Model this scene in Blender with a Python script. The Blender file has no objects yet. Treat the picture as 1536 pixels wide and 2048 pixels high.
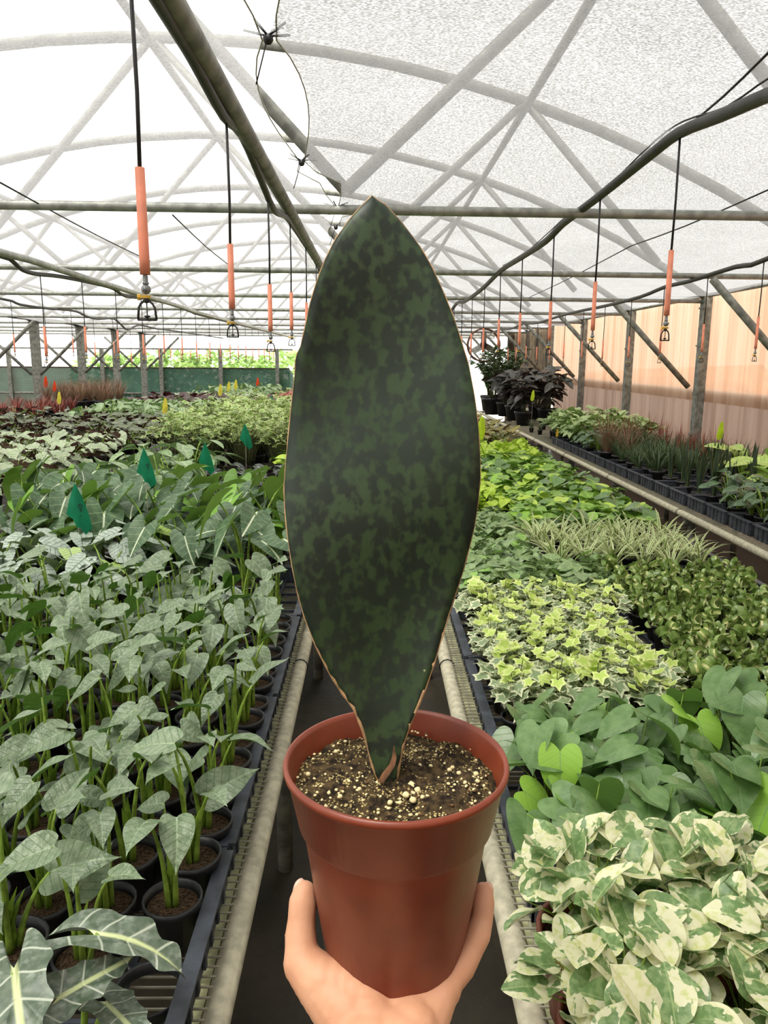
import bpy, math, random
import numpy as np
from mathutils import Vector, Matrix

# ---------------------------------------------------------------- camera, sky, exposure
SC = bpy.context.scene
COL = SC.collection
FPX, PITCH, YAW, ROLL, EYE = 1540.0, 11.2, 0.86, 0.4, 1.6
cam_d = bpy.data.cameras.new('camera')
cam_d.sensor_width = 36.0
cam_d.lens = 36.0 * FPX / 2048.0
cam_d.clip_start = 0.02
cam_d.clip_end = 300
cam = bpy.data.objects.new('camera', cam_d)
COL.objects.link(cam)
CAMR = (Matrix.Rotation(math.radians(-YAW), 3, 'Z') @ Matrix.Rotation(math.radians(90 - PITCH), 3, 'X')
        @ Matrix.Rotation(math.radians(ROLL), 3, 'Z'))
CAMP = Vector((0, 0, EYE))
cam.matrix_world = Matrix.Translation(CAMP) @ CAMR.to_4x4()
SC.camera = cam

world = bpy.data.worlds.new('overcast_sky')
SC.world = world
world.use_nodes = True
bg = world.node_tree.nodes['Background']
bg.inputs[0].default_value = (1.0, 0.985, 0.94, 1)
bg.inputs[1].default_value = 1.9
sun_d = bpy.data.lights.new('hazy_sun', 'SUN')
sun_d.energy = 6.0
sun_d.angle = math.radians(32)
sun_d.color = (1, 0.97, 0.9)
sun = bpy.data.objects.new('hazy_sun', sun_d)
COL.objects.link(sun)
sun.rotation_euler = (math.radians(16), math.radians(-24), 0)
sun.location = (-4, -2, 9)
SC.view_settings.view_transform = 'Standard'
SC.view_settings.look = 'None'
SC.view_settings.exposure = 0.55
SC.view_settings.gamma = 1.0
SC.view_settings.use_curve_mapping = False
SC.cycles.max_bounces = 10
SC.cycles.transparent_max_bounces = 12
SC.cycles.diffuse_bounces = 4
SC.cycles.caustics_reflective = False
SC.cycles.caustics_refractive = False


def ray(px, py):
    return CAMR @ Vector(((px - 768) / FPX, -(py - 1024) / FPX, -1))


def PY(px, py, y):                      # where the sight line of a photo point meets the plane at distance y
    d = ray(px, py)
    return CAMP + d * (y / d.y)


def PZ(px, py, z):                      # ... meets the level z
    d = ray(px, py)
    return CAMP + d * ((z - EYE) / d.z)


def PX(px, py, x):
    d = ray(px, py)
    return CAMP + d * (x / d.x)


def PD(px, py, dep):
    return CAMP + ray(px, py) * dep


# ---------------------------------------------------------------- geometry helpers
class Geo:
    def __init__(s):
        s.v = []; s.f = []; s.uv = []; s.mi = []

    def add(s, g, M=None, mi=None):
        b = len(s.v)
        s.v += [(M @ Vector(p))[:] for p in g.v] if M is not None else g.v
        s.f += [tuple(i + b for i in q) for q in g.f]
        s.uv += g.uv
        s.mi += g.mi if mi is None else [mi] * len(g.f)
        return s

    def quad(s, pts, mi=0):
        b = len(s.v)
        s.v += [tuple(p) for p in pts]
        s.uv += [(p[0], p[1]) for p in pts]
        s.f.append(tuple(range(b, b + len(pts))))
        s.mi.append(mi)
        return s

    def box(s, c, d, mi=0, M=None):
        x, y, z = d[0] / 2, d[1] / 2, d[2] / 2
        b = len(s.v)
        P = [(c[0] + sx * x, c[1] + sy * y, c[2] + sz * z) for sx in (-1, 1) for sy in (-1, 1) for sz in (-1, 1)]
        if M is not None:
            P = [(M @ Vector(p))[:] for p in P]
        s.v += P
        s.uv += [(p[0], p[1]) for p in P]
        for q in ((0, 1, 3, 2), (4, 6, 7, 5), (0, 4, 5, 1), (2, 3, 7, 6), (0, 2, 6, 4), (1, 5, 7, 3)):
            s.f.append(tuple(b + i for i in q)); s.mi.append(mi)
        return s

    def tube(s, pts, rad, n=6, mi=0, cap=True):
        pts = [Vector(p) for p in pts]
        if not hasattr(rad, '__len__'):
            rad = [rad] * len(pts)
        b = len(s.v)
        up = None
        L = 0.0
        for i, p in enumerate(pts):
            t = (pts[min(i + 1, len(pts) - 1)] - pts[max(i - 1, 0)]).normalized()
            if up is None:
                up = t.orthogonal().normalized()
            a = (up - t * up.dot(t))
            a = a.normalized() if a.length > 1e-6 else t.orthogonal().normalized()
            up = a
            c = t.cross(a)
            if i:
                L += (p - pts[i - 1]).length
            for k in range(n):
                w = 2 * math.pi * k / n
                s.v.append((p + (a * math.cos(w) + c * math.sin(w)) * rad[i])[:])
                s.uv.append((k / n, L))
        for i in range(len(pts) - 1):
            for k in range(n):
                k2 = (k + 1) % n
                s.f.append((b + i * n + k, b + i * n + k2, b + (i + 1) * n + k2, b + (i + 1) * n + k)); s.mi.append(mi)
        if cap:
            e = b + (len(pts) - 1) * n
            s.f.append(tuple(b + n - 1 - k for k in range(n))); s.mi.append(mi)
            s.f.append(tuple(e + k for k in range(n))); s.mi.append(mi)
        return s

    def lathe(s, prof, n=24, mi=0, c=(0, 0, 0)):
        b = len(s.v)
        for r, z in prof:
            for k in range(n):
                w = 2 * math.pi * k / n
                s.v.append((c[0] + r * math.cos(w), c[1] + r * math.sin(w), c[2] + z))
                s.uv.append((k / n, z))
        for i in range(len(prof) - 1):
            for k in range(n):
                k2 = (k + 1) % n
                s.f.append((b + i * n + k, b + i * n + k2, b + (i + 1) * n + k2, b + (i + 1) * n + k)); s.mi.append(mi)
        return s

    def disc(s, r, z, n=24, mi=0, c=(0, 0)):
        b = len(s.v)
        for k in range(n):
            w = 2 * math.pi * k / n
            s.v.append((c[0] + r * math.cos(w), c[1] + r * math.sin(w), z)); s.uv.append((s.v[-1][0], s.v[-1][1]))
        s.f.append(tuple(range(b, b + n))); s.mi.append(mi)
        return s

    def ball(s, c, r, n=8, m=5, mi=0, sc=(1, 1, 1)):
        prof = [(max(1e-4, math.sin(math.pi * i / m)), -math.cos(math.pi * i / m)) for i in range(m + 1)]
        g = Geo().lathe(prof, n)
        M = Matrix.Translation(Vector(c)) @ Matrix.Diagonal((r * sc[0], r * sc[1], r * sc[2], 1))
        return s.add(g, M, mi)

    def mesh(s, name, mats, smooth=True):
        me = bpy.data.meshes.new(name)
        me.from_pydata(s.v, [], s.f)
        for m in (mats if isinstance(mats, (list, tuple)) else [mats]):
            me.materials.append(m)
        if any(s.mi):
            me.polygons.foreach_set('material_index', s.mi)
        uvl = me.uv_layers.new(name='UVMap')
        li = np.empty(len(me.loops), dtype=np.int32)
        me.loops.foreach_get('vertex_index', li)
        uvl.data.foreach_set('uv', np.array(s.uv, dtype=np.float32)[li].ravel())
        if smooth:
            me.polygons.foreach_set('use_smooth', [True] * len(me.polygons))
        me.update()
        return me


def ob(name, me, parent=None, M=None, label=None, cat=None, group=None, kind=None):
    o = bpy.data.objects.new(name, me)
    COL.objects.link(o)
    if parent is not None:
        o.parent = parent
    if M is not None:
        o.matrix_basis = M
    if label: o['label'] = label
    if cat: o['category'] = cat
    if group: o['group'] = group
    if kind: o['kind'] = kind
    return o


def thing(name, loc, label, cat, group=None, rz=0.0, sc=1.0, kind=None):
    M = Matrix.Translation(Vector(loc)) @ Matrix.Rotation(rz, 4, 'Z') @ Matrix.Scale(sc, 4)
    o = ob(name, None, None, M, label, cat, group, kind)
    o.empty_display_size = 0.05
    return o


def place(spec, name, loc, label, cat, group, rz=0.0, sc=1.0, lean=None):
    """spec: list of (part name, mesh, matrix, stuff?) -> an Empty with one child per part"""
    o = thing(name, loc, label, cat, group, rz, sc)
    for it in spec:
        c = bpy.data.objects.new(it[0], it[1])
        COL.objects.link(c)
        c.parent = o
        c.matrix_basis = it[2]
        if len(it) > 3 and it[3]:
            c['kind'] = 'stuff'
    return o


I4 = Matrix.Identity(4)


def smooth_curve(pts, k=4):
    P = [Vector(p) for p in pts]
    out = []
    for i in range(len(P) - 1):
        a, b, c, d = P[max(i - 1, 0)], P[i], P[i + 1], P[min(i + 2, len(P) - 1)]
        for j in range(k):
            t = j / k
            out.append(0.5 * (2 * b + (c - a) * t + (2 * a - 5 * b + 4 * c - d) * t * t + (3 * b - a - 3 * c + d) * t ** 3))
    out.append(P[-1])
    return out


# ---------------------------------------------------------------- material helpers
def lin(c):
    return tuple((x / 255 / 12.92) if x / 255 <= .04045 else ((x / 255 + .055) / 1.055) ** 2.4 for x in c) + (1,)


class E:
    def __init__(s, t, k):
        s.t = t; s.k = k

    def op(s, o, *a):
        n = s.t.nodes.new('ShaderNodeMath'); n.operation = o
        for i, v in enumerate((s,) + a):
            if isinstance(v, E): s.t.links.new(v.k, n.inputs[i])
            else: n.inputs[i].default_value = v
        return E(s.t, n.outputs[0])

    def __add__(s, o): return s.op('ADD', o)
    def __radd__(s, o): return s.op('ADD', o)
    def __sub__(s, o): return s.op('SUBTRACT', o)
    def __mul__(s, o): return s.op('MULTIPLY', o)
    def __rmul__(s, o): return s.op('MULTIPLY', o)
    def abs(s): return s.op('ABSOLUTE')
    def frac(s): return s.op('FRACT')
    def max(s, o): return s.op('MAXIMUM', o)
    def min(s, o): return s.op('MINIMUM', o)
    def inv(s): return (s * -1.0) + 1.0

    def step(s, a, b):                  # smoothstep a..b -> 0..1 (a may exceed b)
        n = s.t.nodes.new('ShaderNodeMapRange'); n.interpolation_type = 'SMOOTHSTEP'
        s.t.links.new(s.k, n.inputs[0])
        lo, hi, o0, o1 = (a, b, 0, 1) if a < b else (b, a, 1, 0)
        for i, v in enumerate((lo, hi, o0, o1)): n.inputs[i + 1].default_value = v
        return E(s.t, n.outputs[0])


class Mat:
    def __init__(s, name):
        s.m = bpy.data.materials.new(name); s.m.use_nodes = True
        s.t = s.m.node_tree; s.t.nodes.clear()
        s.out = s.t.nodes.new('ShaderNodeOutputMaterial')
        s._c = None

    def n(s, ty): return s.t.nodes.new(ty)

    def coords(s):
        if s._c is None: s._c = s.n('ShaderNodeTexCoord')
        return s._c

    def uv(s):
        x = s.n('ShaderNodeSeparateXYZ'); s.t.links.new(s.coords().outputs['UV'], x.inputs[0])
        return E(s.t, x.outputs[0]), E(s.t, x.outputs[1])

    def xyz(s, which='Object'):
        x = s.n('ShaderNodeSeparateXYZ'); s.t.links.new(s.coords().outputs[which], x.inputs[0])
        return [E(s.t, o) for o in x.outputs]

    def vec(s, which='Object', scale=(1, 1, 1), rnd=0):
        m = s.n('ShaderNodeMapping'); s.t.links.new(s.coords().outputs[which], m.inputs[0])
        m.inputs['Scale'].default_value = scale
        if rnd:
            i = s.n('ShaderNodeObjectInfo')
            q = E(s.t, i.outputs['Random']) * rnd
            s.t.links.new(q.k, m.inputs['Location'])
        return m.outputs[0]

    def noise(s, scale, detail=2, vec=None, rough=.5, dist=0):
        x = s.n('ShaderNodeTexNoise')
        x.inputs['Scale'].default_value = scale; x.inputs['Detail'].default_value = detail
        x.inputs['Roughness'].default_value = rough; x.inputs['Distortion'].default_value = dist
        s.t.links.new(vec if vec is not None else s.coords().outputs['Object'], x.inputs['Vector'])
        return E(s.t, x.outputs[0])

    def voro(s, scale, vec=None, feat='F1', rnd=1):
        x = s.n('ShaderNodeTexVoronoi'); x.feature = feat
        x.inputs['Scale'].default_value = scale; x.inputs['Randomness'].default_value = rnd
        s.t.links.new(vec if vec is not None else s.coords().outputs['Object'], x.inputs['Vector'])
        return E(s.t, x.outputs[0])

    def rand(s):
        return E(s.t, s.n('ShaderNodeObjectInfo').outputs['Random'])

    def back(s):
        return E(s.t, s.n('ShaderNodeNewGeometry').outputs['Backfacing'])

    def mix(s, f, a, b):
        x = s.n('ShaderNodeMix'); x.data_type = 'RGBA'
        if isinstance(f, E): s.t.links.new(f.k, x.inputs[0])
        else: x.inputs[0].default_value = f
        for i, v in ((6, a), (7, b)):
            if isinstance(v, E): s.t.links.new(v.k, x.inputs[i])
            else: x.inputs[i].default_value = lin(v) if len(v) == 3 else v
        return E(s.t, x.outputs[2])

    def vary(s, col, amount=.3, lo=None):
        """per-object brightness variation"""
        h = s.n('ShaderNodeHueSaturation')
        s.t.links.new(col.k, h.inputs['Color'])
        v = s.rand() * amount + (1 - amount / 2 if lo is None else lo)
        s.t.links.new(v.k, h.inputs['Value'])
        return E(s.t, h.outputs[0])

    def done(s, col, rough=.5, spec=.5, transl=0.0, bump=None, bstr=.3, bdist=.001, metal=0, sss=0, tcol=None, coat=0):
        p = s.n('ShaderNodeBsdfPrincipled')
        if isinstance(col, E): s.t.links.new(col.k, p.inputs['Base Color'])
        else: p.inputs['Base Color'].default_value = lin(col)
        if isinstance(rough, E): s.t.links.new(rough.k, p.inputs['Roughness'])
        else: p.inputs['Roughness'].default_value = rough
        p.inputs['Specular IOR Level'].default_value = spec
        p.inputs['Metallic'].default_value = metal
        if coat:
            p.inputs['Coat Weight'].default_value = coat; p.inputs['Coat Roughness'].default_value = .3
        if sss:
            p.inputs['Subsurface Weight'].default_value = sss
            p.inputs['Subsurface Radius'].default_value = (.012, .005, .003)
            p.inputs['Subsurface Scale'].default_value = .5
        if bump is not None:
            b = s.n('ShaderNodeBump'); b.inputs['Strength'].default_value = bstr; b.inputs['Distance'].default_value = bdist
            s.t.links.new(bump.k, b.inputs['Height']); s.t.links.new(b.outputs[0], p.inputs['Normal'])
        sh = p.outputs[0]
        if transl:
            tr = s.n('ShaderNodeBsdfTranslucent')
            if tcol is not None: tr.inputs[0].default_value = lin(tcol)
            elif isinstance(col, E): s.t.links.new(col.k, tr.inputs[0])
            else: tr.inputs[0].default_value = lin(col)
            mx = s.n('ShaderNodeMixShader'); mx.inputs[0].default_value = transl
            s.t.links.new(sh, mx.inputs[1]); s.t.links.new(tr.outputs[0], mx.inputs[2]); sh = mx.outputs[0]
        s.t.links.new(sh, s.out.inputs[0])
        return s.m


def plain(name, col, rough=.5, spec=.4, var=.12, scale=30, metal=0, bump=0, transl=0):
    m = Mat(name)
    nz = m.noise(scale, 4)
    d = tuple(max(0, c * (1 - var)) for c in col); l = tuple(min(255, c * (1 + var)) for c in col)
    return m.done(m.mix(nz.step(.3, .7), d, l), rough, spec, transl, nz if bump else None, bump or .2, metal=metal)
# ---------------------------------------------------------------- materials of the setting
M_ = {}
M_['galv'] = plain('galvanised_steel', (150, 152, 145), .45, .5, .12, 25, metal=.35)
M_['galv_dull'] = plain('dull_steel', (116, 116, 108), .6, .4, .18, 18)
M_['rail'] = plain('weathered_rail', (184, 178, 154), .6, .35, .09, 45, bump=.1)
M_['strip'] = plain('algae_strip', (172, 172, 132), .75, .3, .22, 16)
M_['wire'] = plain('wire', (150, 146, 128), .5, .5, .1, 30)
M_['black'] = plain('black_plastic', (30, 31, 33), .42, .5, .2, 40)
M_['tray'] = plain('tray_plastic', (56, 60, 68), .5, .5, .22, 26, bump=.2)
M_['hose'] = plain('black_hose', (46, 45, 42), .5, .5, .2, 30)
M_['tubing'] = plain('black_tubing', (28, 28, 28), .5, .4, .1, 30)
M_['orange'] = plain('salmon_weight', (232, 146, 116), .5, .4, .06, 20, transl=.15)
M_['yellow_clip'] = plain('yellow_clip', (214, 172, 62), .5, .4, .06, 40)
M_['valve'] = plain('grey_valve', (120, 122, 122), .35, .6, .1, 60)
M_['legs'] = plain('bench_leg_steel', (104, 104, 92), .7, .3, .2, 20)
M_['rust'] = plain('rusty_steel', (110, 78, 58), .7, .3, .3, 40)
M_['greyboard'] = plain('weathered_board', (120, 104, 84), .8, .2, .2, 9)
M_['darkwood'] = plain('dark_board', (74, 62, 50), .8, .2, .25, 9)
M_['soil'] = plain('soil', (58, 46, 34), .95, .1, .5, 260, bump=1)
M_['redpot'] = plain('brown_pot', (126, 66, 48), .5, .4, .1, 20)


def floor_mat():
    m = Mat('wet_dark_concrete')
    n1 = m.noise(2.2, 5); n2 = m.noise(14, 6); n3 = m.noise(180, 2)
    c = m.mix(n1.step(.3, .7), (40, 36, 26), (66, 58, 44))
    c = m.mix(n2.step(.45, .75) * .5, c, (30, 28, 22))
    c = m.mix(n3.step(.72, .78), c, (130, 118, 92))
    return m.done(c, (n1 * .4 + .35), .4, bump=n2, bstr=.3, bdist=.01)


def cloth_mat(name, dens, alb):
    m = Mat(name)
    v = m.vec('Object', (150, 420, 1))
    v2 = m.vec('Object', (3, 3, 1))
    weave = m.noise(1, 1, v)
    patch = m.noise(1, 3, v2)
    tr = m.n('ShaderNodeBsdfTransparent')
    tl = m.n('ShaderNodeBsdfTranslucent'); tl.inputs[0].default_value = (alb, alb, alb, 1)
    df = m.n('ShaderNodeBsdfDiffuse'); df.inputs[0].default_value = (.35, .35, .35, 1)
    a = m.n('ShaderNodeMixShader'); a.inputs[0].default_value = .25
    m.t.links.new(tl.outputs[0], a.inputs[1]); m.t.links.new(df.outputs[0], a.inputs[2])
    b = m.n('ShaderNodeMixShader')
    fac = weave.step(.36, .6) * .3 + patch * .1 + dens
    m.t.links.new(fac.k, b.inputs[0])
    m.t.links.new(tr.outputs[0], b.inputs[1]); m.t.links.new(a.outputs[0], b.inputs[2])
    m.t.links.new(b.outputs[0], m.out.inputs[0])
    return m.m


def poly_mat(name, col, tfac=.12, lo=(150, 120, 100)):
    m = Mat(name)
    streak = m.noise(1, 3, m.vec('Object', (1, 9, .35)))
    c = m.mix(streak.step(.35, .75), col, lo)
    tl = m.n('ShaderNodeBsdfTranslucent'); m.t.links.new(c.k, tl.inputs[0])
    gl = m.n('ShaderNodeBsdfPrincipled'); m.t.links.new(c.k, gl.inputs['Base Color']); gl.inputs['Roughness'].default_value = .35
    tr = m.n('ShaderNodeBsdfTransparent'); m.t.links.new(c.k, tr.inputs[0])
    a = m.n('ShaderNodeMixShader'); a.inputs[0].default_value = .22
    m.t.links.new(tl.outputs[0], a.inputs[1]); m.t.links.new(gl.outputs[0], a.inputs[2])
    b = m.n('ShaderNodeMixShader'); b.inputs[0].default_value = tfac
    m.t.links.new(a.outputs[0], b.inputs[1]); m.t.links.new(tr.outputs[0], b.inputs[2])
    m.t.links.new(b.outputs[0], m.out.inputs[0])
    return m.m


def greencloth_mat():
    m = Mat('green_windbreak_cloth')
    nz = m.noise(3, 3)
    w = m.noise(1, 1, m.vec('Object', (2, 2, 60)))
    c = m.mix(nz.step(.3, .7), (48, 84, 72), (66, 104, 90))
    p = m.n('ShaderNodeBsdfPrincipled'); m.t.links.new(c.k, p.inputs[0]); p.inputs['Roughness'].default_value = .7
    tr = m.n('ShaderNodeBsdfTransparent')
    b = m.n('ShaderNodeMixShader'); m.t.links.new((w * .04 + .01).k, b.inputs[0])
    m.t.links.new(p.outputs[0], b.inputs[1]); m.t.links.new(tr.outputs[0], b.inputs[2])
    m.t.links.new(b.outputs[0], m.out.inputs[0])
    return m.m


M_['floor'] = floor_mat()
M_['cloth'] = [cloth_mat('thin_shade_cloth', .50, .22), cloth_mat('dense_shade_cloth', .60, .12)]
M_['poly'] = poly_mat('amber_polycarbonate', (208, 186, 166), .14, (190, 160, 136))
M_['poly2'] = poly_mat('grey_polycarbonate_skirt', (142, 131, 124), .04, (120, 107, 99))
M_['green'] = greencloth_mat()
M_['gravel'] = plain('pale_gravel', (215, 208, 190), .9, .1, .1, 8)

# ---------------------------------------------------------------- ground, floor
XL, XR, YF, YB = -15.0, 3.15, -8.0, 22.0
g = Geo().quad([(-70, -20, -.03), (60, -20, -.03), (60, 120, -.03), (-70, 120, -.03)])
ob('ground', g.mesh('ground', M_['gravel'], False), kind='structure')
g = Geo().box(((XL + XR) / 2 + .1, (YF + YB) / 2, -.01), (XR - XL + .2, YB - YF, .02))
ob('floor', g.mesh('floor', M_['floor'], False), kind='structure')

# ---------------------------------------------------------------- roof trusses
AX, AZ, AR = -1.4, 3.58, 8.19
TZ = 2.172
BAYS = [3.2 + 2.15 * k for k in range(-5, 9)]


def arch_z(x, cx=AX):
    return AZ - (AR - math.sqrt(AR * AR - (x - cx) ** 2))


ORD = ['fifth behind', 'fourth behind', 'third behind', 'second behind', 'just behind', 'nearest', 'second', 'third', 'fourth', 'fifth', 'sixth', 'seventh', 'eighth', 'ninth']
for i, y in enumerate(BAYS):
    lab = ('grey steel roof truss above or behind the photographer, the one %s' % ORD[i] if i < 5 else
           'grey steel roof truss with straight cross pipe, %s one ahead of the camera' % ORD[i])
    t = thing('roof_truss', (AX, y, TZ), lab, 'roof truss', 'roof trusses across the greenhouse')
    T = lambda x, z, dy=0: (x - AX, dy, z - TZ)
    ob('cross_pipe', Geo().tube([T(XR - .02, TZ - .012), T(AX, TZ + .01), T(XL, TZ + .04)], .019, 10).mesh('cross_pipe', M_['galv']), t)
    arc = [T(x, arch_z(x)) for x in np.linspace(-5.95, 3.15, 22)]
    ob('arch', Geo().tube(arc, .035, 8).mesh('arch', M_['galv_dull']), t)
    for a, b in ((-1.4, -.11), (.97, -.11), (.97, 1.9), (-1.4, -2.65), (-3.77, -2.65), (-3.77, -4.6)):
        ob('web_bar', Geo().tube([T(a, arch_z(a)), T(b, TZ + .075)], .026, 6).mesh('web_bar', M_['galv_dull']), t)
    arc = [T(x, arch_z(x, -10.5)) for x in np.linspace(-15, -5.95, 16)]
    ob('outer_arch', Geo().tube(arc, .035, 6).mesh('outer_arch', M_['galv_dull']), t)
    # knee brace down to the wall post, gutter post on the far side
    ob('knee_brace', Geo().tube([T(2.26, TZ - .03, -.04), T(3.03, 1.36, -.04)], .026, 8).mesh('knee_brace', M_['galv_dull']), t)

# ---------------------------------------------------------------- ceiling: shade cloth + purlins
ceil = ob('ceiling', None, kind='structure')


def cloth_z(x, y):
    k = (y - BAYS[0]) / 2.15
    u = abs(math.sin(math.pi * k))
    z = TZ + .035 + .05 * u + .016 * math.sin(x * 2.1 + y * .8) * u + .01 * math.sin(x * 5 + y * 3.1) * u
    if x > 1.6:
        z -= .05 * (x - 1.6) * u * (.6 + .4 * math.sin(y * 2.3 + x * 3))
    return z


KN = [-8, -6, -4, -2, -.4, .6, 1.69, 2.7, 3.2, 3.9, 4.7, 5.35, 6.4, 7.5, 8.6, 9.65, 11.8, 13.95, 16.1, 18.25, 20.4, 22.0]


def seam(y):
    for a, b in zip(KN, KN[1:]):
        if a <= y <= b:
            u = math.sin(math.pi * (y - a) / (b - a))
            return u ** .7 * min(.06, .075 * (b - a))
    return 0


def seam_c(y):
    return -.21 + .03 * math.sin(y * 1.9) + (.07 if 2.9 < y < 3.6 else 0)


ys = sorted(set(list(np.linspace(YF, .4, 40)) + list(np.linspace(.5, 9, 140)) + list(np.linspace(9.1, YB, 60)) + KN))
for side in (0, 1):
    g = Geo()
    nx = 46
    for y in ys:
        c, w = seam_c(y), seam(y)
        e = c + w if side else c - w
        for j in range(nx):
            t = (j / (nx - 1)) ** 1.6
            x = e + (XR - .03 - e) * t if side else e + (XL - e) * t
            p = .0
            if t < .12:
                p = -.03 * (1 - w / .06) * (1 - t / .12)      # gathered and pulled down where it is tied
            g.v.append((x, y, cloth_z(x, y) + p * .6)); g.uv.append((x, y))
    for r in range(len(ys) - 1):
        for j in range(nx - 1):
            b = r * nx + j
            g.f.append((b, b + 1, b + nx + 1, b + nx)); g.mi.append(0)
    ob('shade_cloth', g.mesh('shade_cloth', M_['cloth'][side]), ceil)
    # gathered selvedge cord
    pts = [(seam_c(y) + (seam(y) if side else -seam(y)), y, cloth_z(seam_c(y), y) - .018 * (1 - seam(y) / .06) - .001) for y in np.linspace(.5, 9, 70)]
    ob('selvedge_cord', Geo().tube(pts, .0018, 5).mesh('selvedge_cord', M_['wire']), ceil)
for yk in KN[5:12]:
    x, z = seam_c(yk), cloth_z(seam_c(yk), yk) - .02
    g = Geo().ball((x, yk, z - .006), .011, 8, 5)
    for k in range(5):
        a = k * 1.3 + yk
        g.tube([(x, yk, z), (x + .05 * math.cos(a), yk + .05 * math.sin(a), z + .012)], .0025, 4)
    g.tube([(x, yk, z), (x - .03, yk + .03, z - .08)], .0018, 4)
    ob('tie_knot', g.mesh('tie_knot', M_['tubing']), ceil)
for px_ in (-3.77, -1.4, .97):
    z = arch_z(px_) - .04
    ob('purlin', Geo().tube([(px_, YF, z), (px_, YB, z)], .026, 6).mesh('purlin', M_['galv_dull']), ceil)

# ---------------------------------------------------------------- right wall: posts and corrugated sheets
wr = ob('wall_right', None, kind='structure')
WB = [YF] + [y for y in BAYS if y < 13] + [13.95]
for a, b in zip(WB, WB[1:]):
    for z0, z1, off, mt, nm in ((1.22, 2.235, 0, 'poly', 'corrugated_sheet'), (.0, 1.33, .035, 'poly2', 'corrugated_skirt')):
        g = Geo()
        n = max(8, int((b - a) / .015))
        for k in range(n + 1):
            y = a + (b - a) * k / n
            x = XR + .06 + off + .009 * math.sin(2 * math.pi * y / .09)
            for z in (z0, z1):
                g.v.append((x, y, z)); g.uv.append((y, z))
        for k in range(n):
            g.f.append((2 * k, 2 * k + 2, 2 * k + 3, 2 * k + 1)); g.mi.append(0)
        ob(nm, g.mesh(nm, M_[mt]), wr)
for y in BAYS[:11]:
    g = Geo().box((XR + .005, y, 1.1), (.075, .10, 2.2)).box((XR + .03, y + .085, 1.1), (.045, .06, 2.2))
    for z in (.9, 1.3, 1.75, 2.1):
        g.box((XR - .035, y, z), (.012, .12, .016))
    ob('post', g.mesh('post', M_['galv_dull'], False), wr)
ob('top_rail', Geo().tube([(XR + .01, YF, 2.215), (XR + .01, 14, 2.215)], .02, 8).mesh('top_rail', M_['galv_dull']), wr)
# far boarded stretch of the same wall
yy = 14.05
k = 0
while yy < 17.6:
    w = (.32, .26, .4, .3)[k % 4]
    ob('board', Geo().box((XR + .03, yy + w / 2, 1.1), (.04, w - .02, 2.2)).mesh('board', M_['greyboard' if k % 3 else 'darkwood'], False), wr)
    yy += w; k += 1
ob('end_post', Geo().box((XR - .02, 17.7, 1.1), (.2, .16, 2.2)).mesh('end_post', M_['darkwood'], False), wr)

# unseen bank added outside to grade and warm the light on the corrugated wall
g = Geo()
for k, y in enumerate(np.linspace(-3, 18, 43)):
    h = 1.3 + .12 * math.sin(k * .9) + .06 * math.sin(k * 2.3)
    for x, z in ((4.3, -.03), (4.6, h * .75), (5.0, h), (7.5, h + .1), (8.2, -.03)):
        g.v.append((x + .05 * math.sin(k * 1.7 + z), y, z)); g.uv.append((x, y))
for k in range(42):
    for j in range(4):
        b = k * 5 + j
        g.f.append((b, b + 5, b + 6, b + 1)); g.mi.append(0)
ob('shading_bank', g.mesh('shading_bank', plain('warm_bounce_tan', (170, 128, 92), .9, .1, .2, 5)), kind='structure')

# ---------------------------------------------------------------- far end: green cloth fence on posts, left row of gutter posts
wb = ob('wall_back', None, kind='structure')
zt, zb, zr = 1.33, .62, 1.85
X0, X1 = -15.0, -2.35
g = Geo()
nx = 60
for k in range(nx + 1):
    x = X0 + (X1 - X0) * k / nx
    for j in range(4):
        z = .0 + zt * j / 3
        g.v.append((x, YB + .03 * math.sin(x * 3 + j), z + .012 * math.sin(x * 2.4))); g.uv.append((x, z))
for k in range(nx):
    for j in range(3):
        b = k * 4 + j
        g.f.append((b, b + 4, b + 5, b + 1)); g.mi.append(0)
ob('green_cloth', g.mesh('green_cloth', M_['green']), wb)
g = Geo()
for k in range(9):
    for j in range(2):
        g.v.append((X1 + .05 * k, YB - .36 * k, zt - .012 * k if j else 0)); g.uv.append((k, j))
for k in range(8):
    g.f.append((2 * k, 2 * k + 2, 2 * k + 3, 2 * k + 1)); g.mi.append(0)
ob('green_cloth', g.mesh('green_cloth', M_['green']), wb)
ob('hem', Geo().tube([(X0, YB - .04, zt), (X1, YB - .04, zt)], .018, 6).mesh('hem', M_['darkwood']), wb)
ob('lower_rail', Geo().tube([(X0, YB - .05, zb), (X1, YB - .05, zb)], .03, 6).mesh('lower_rail', M_['galv_dull']), wb)
ob('top_rail', Geo().tube([(X0, YB, zr), (X1 + .1, YB, zr)], .022, 6).mesh('top_rail', M_['galv_dull']), wb)
for px_ in (-60, 20, 206, 323, 442, 555):
    p = PY(px_, 720, YB)
    ob('post', Geo().box((p.x, YB - .07, .93), (.1, .1, 1.86)).mesh('post', M_['galv_dull'], False), wb)
wf = ob('wall_front', None, kind='structure')
g = Geo()
for k in range(241):
    x = XL + (XR + .2 - XL) * k / 240
    for z in (0, 2.25):
        g.v.append((x, YF - .05 + .012 * (k % 2), z)); g.uv.append((x, z))
for k in range(240):
    g.f.append((2 * k, 2 * k + 1, 2 * k + 3, 2 * k + 2)); g.mi.append(0)
ob('corrugated_sheet', g.mesh('corrugated_sheet', M_['poly2']), wf)
wl = ob('wall_left', None, kind='structure')
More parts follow.
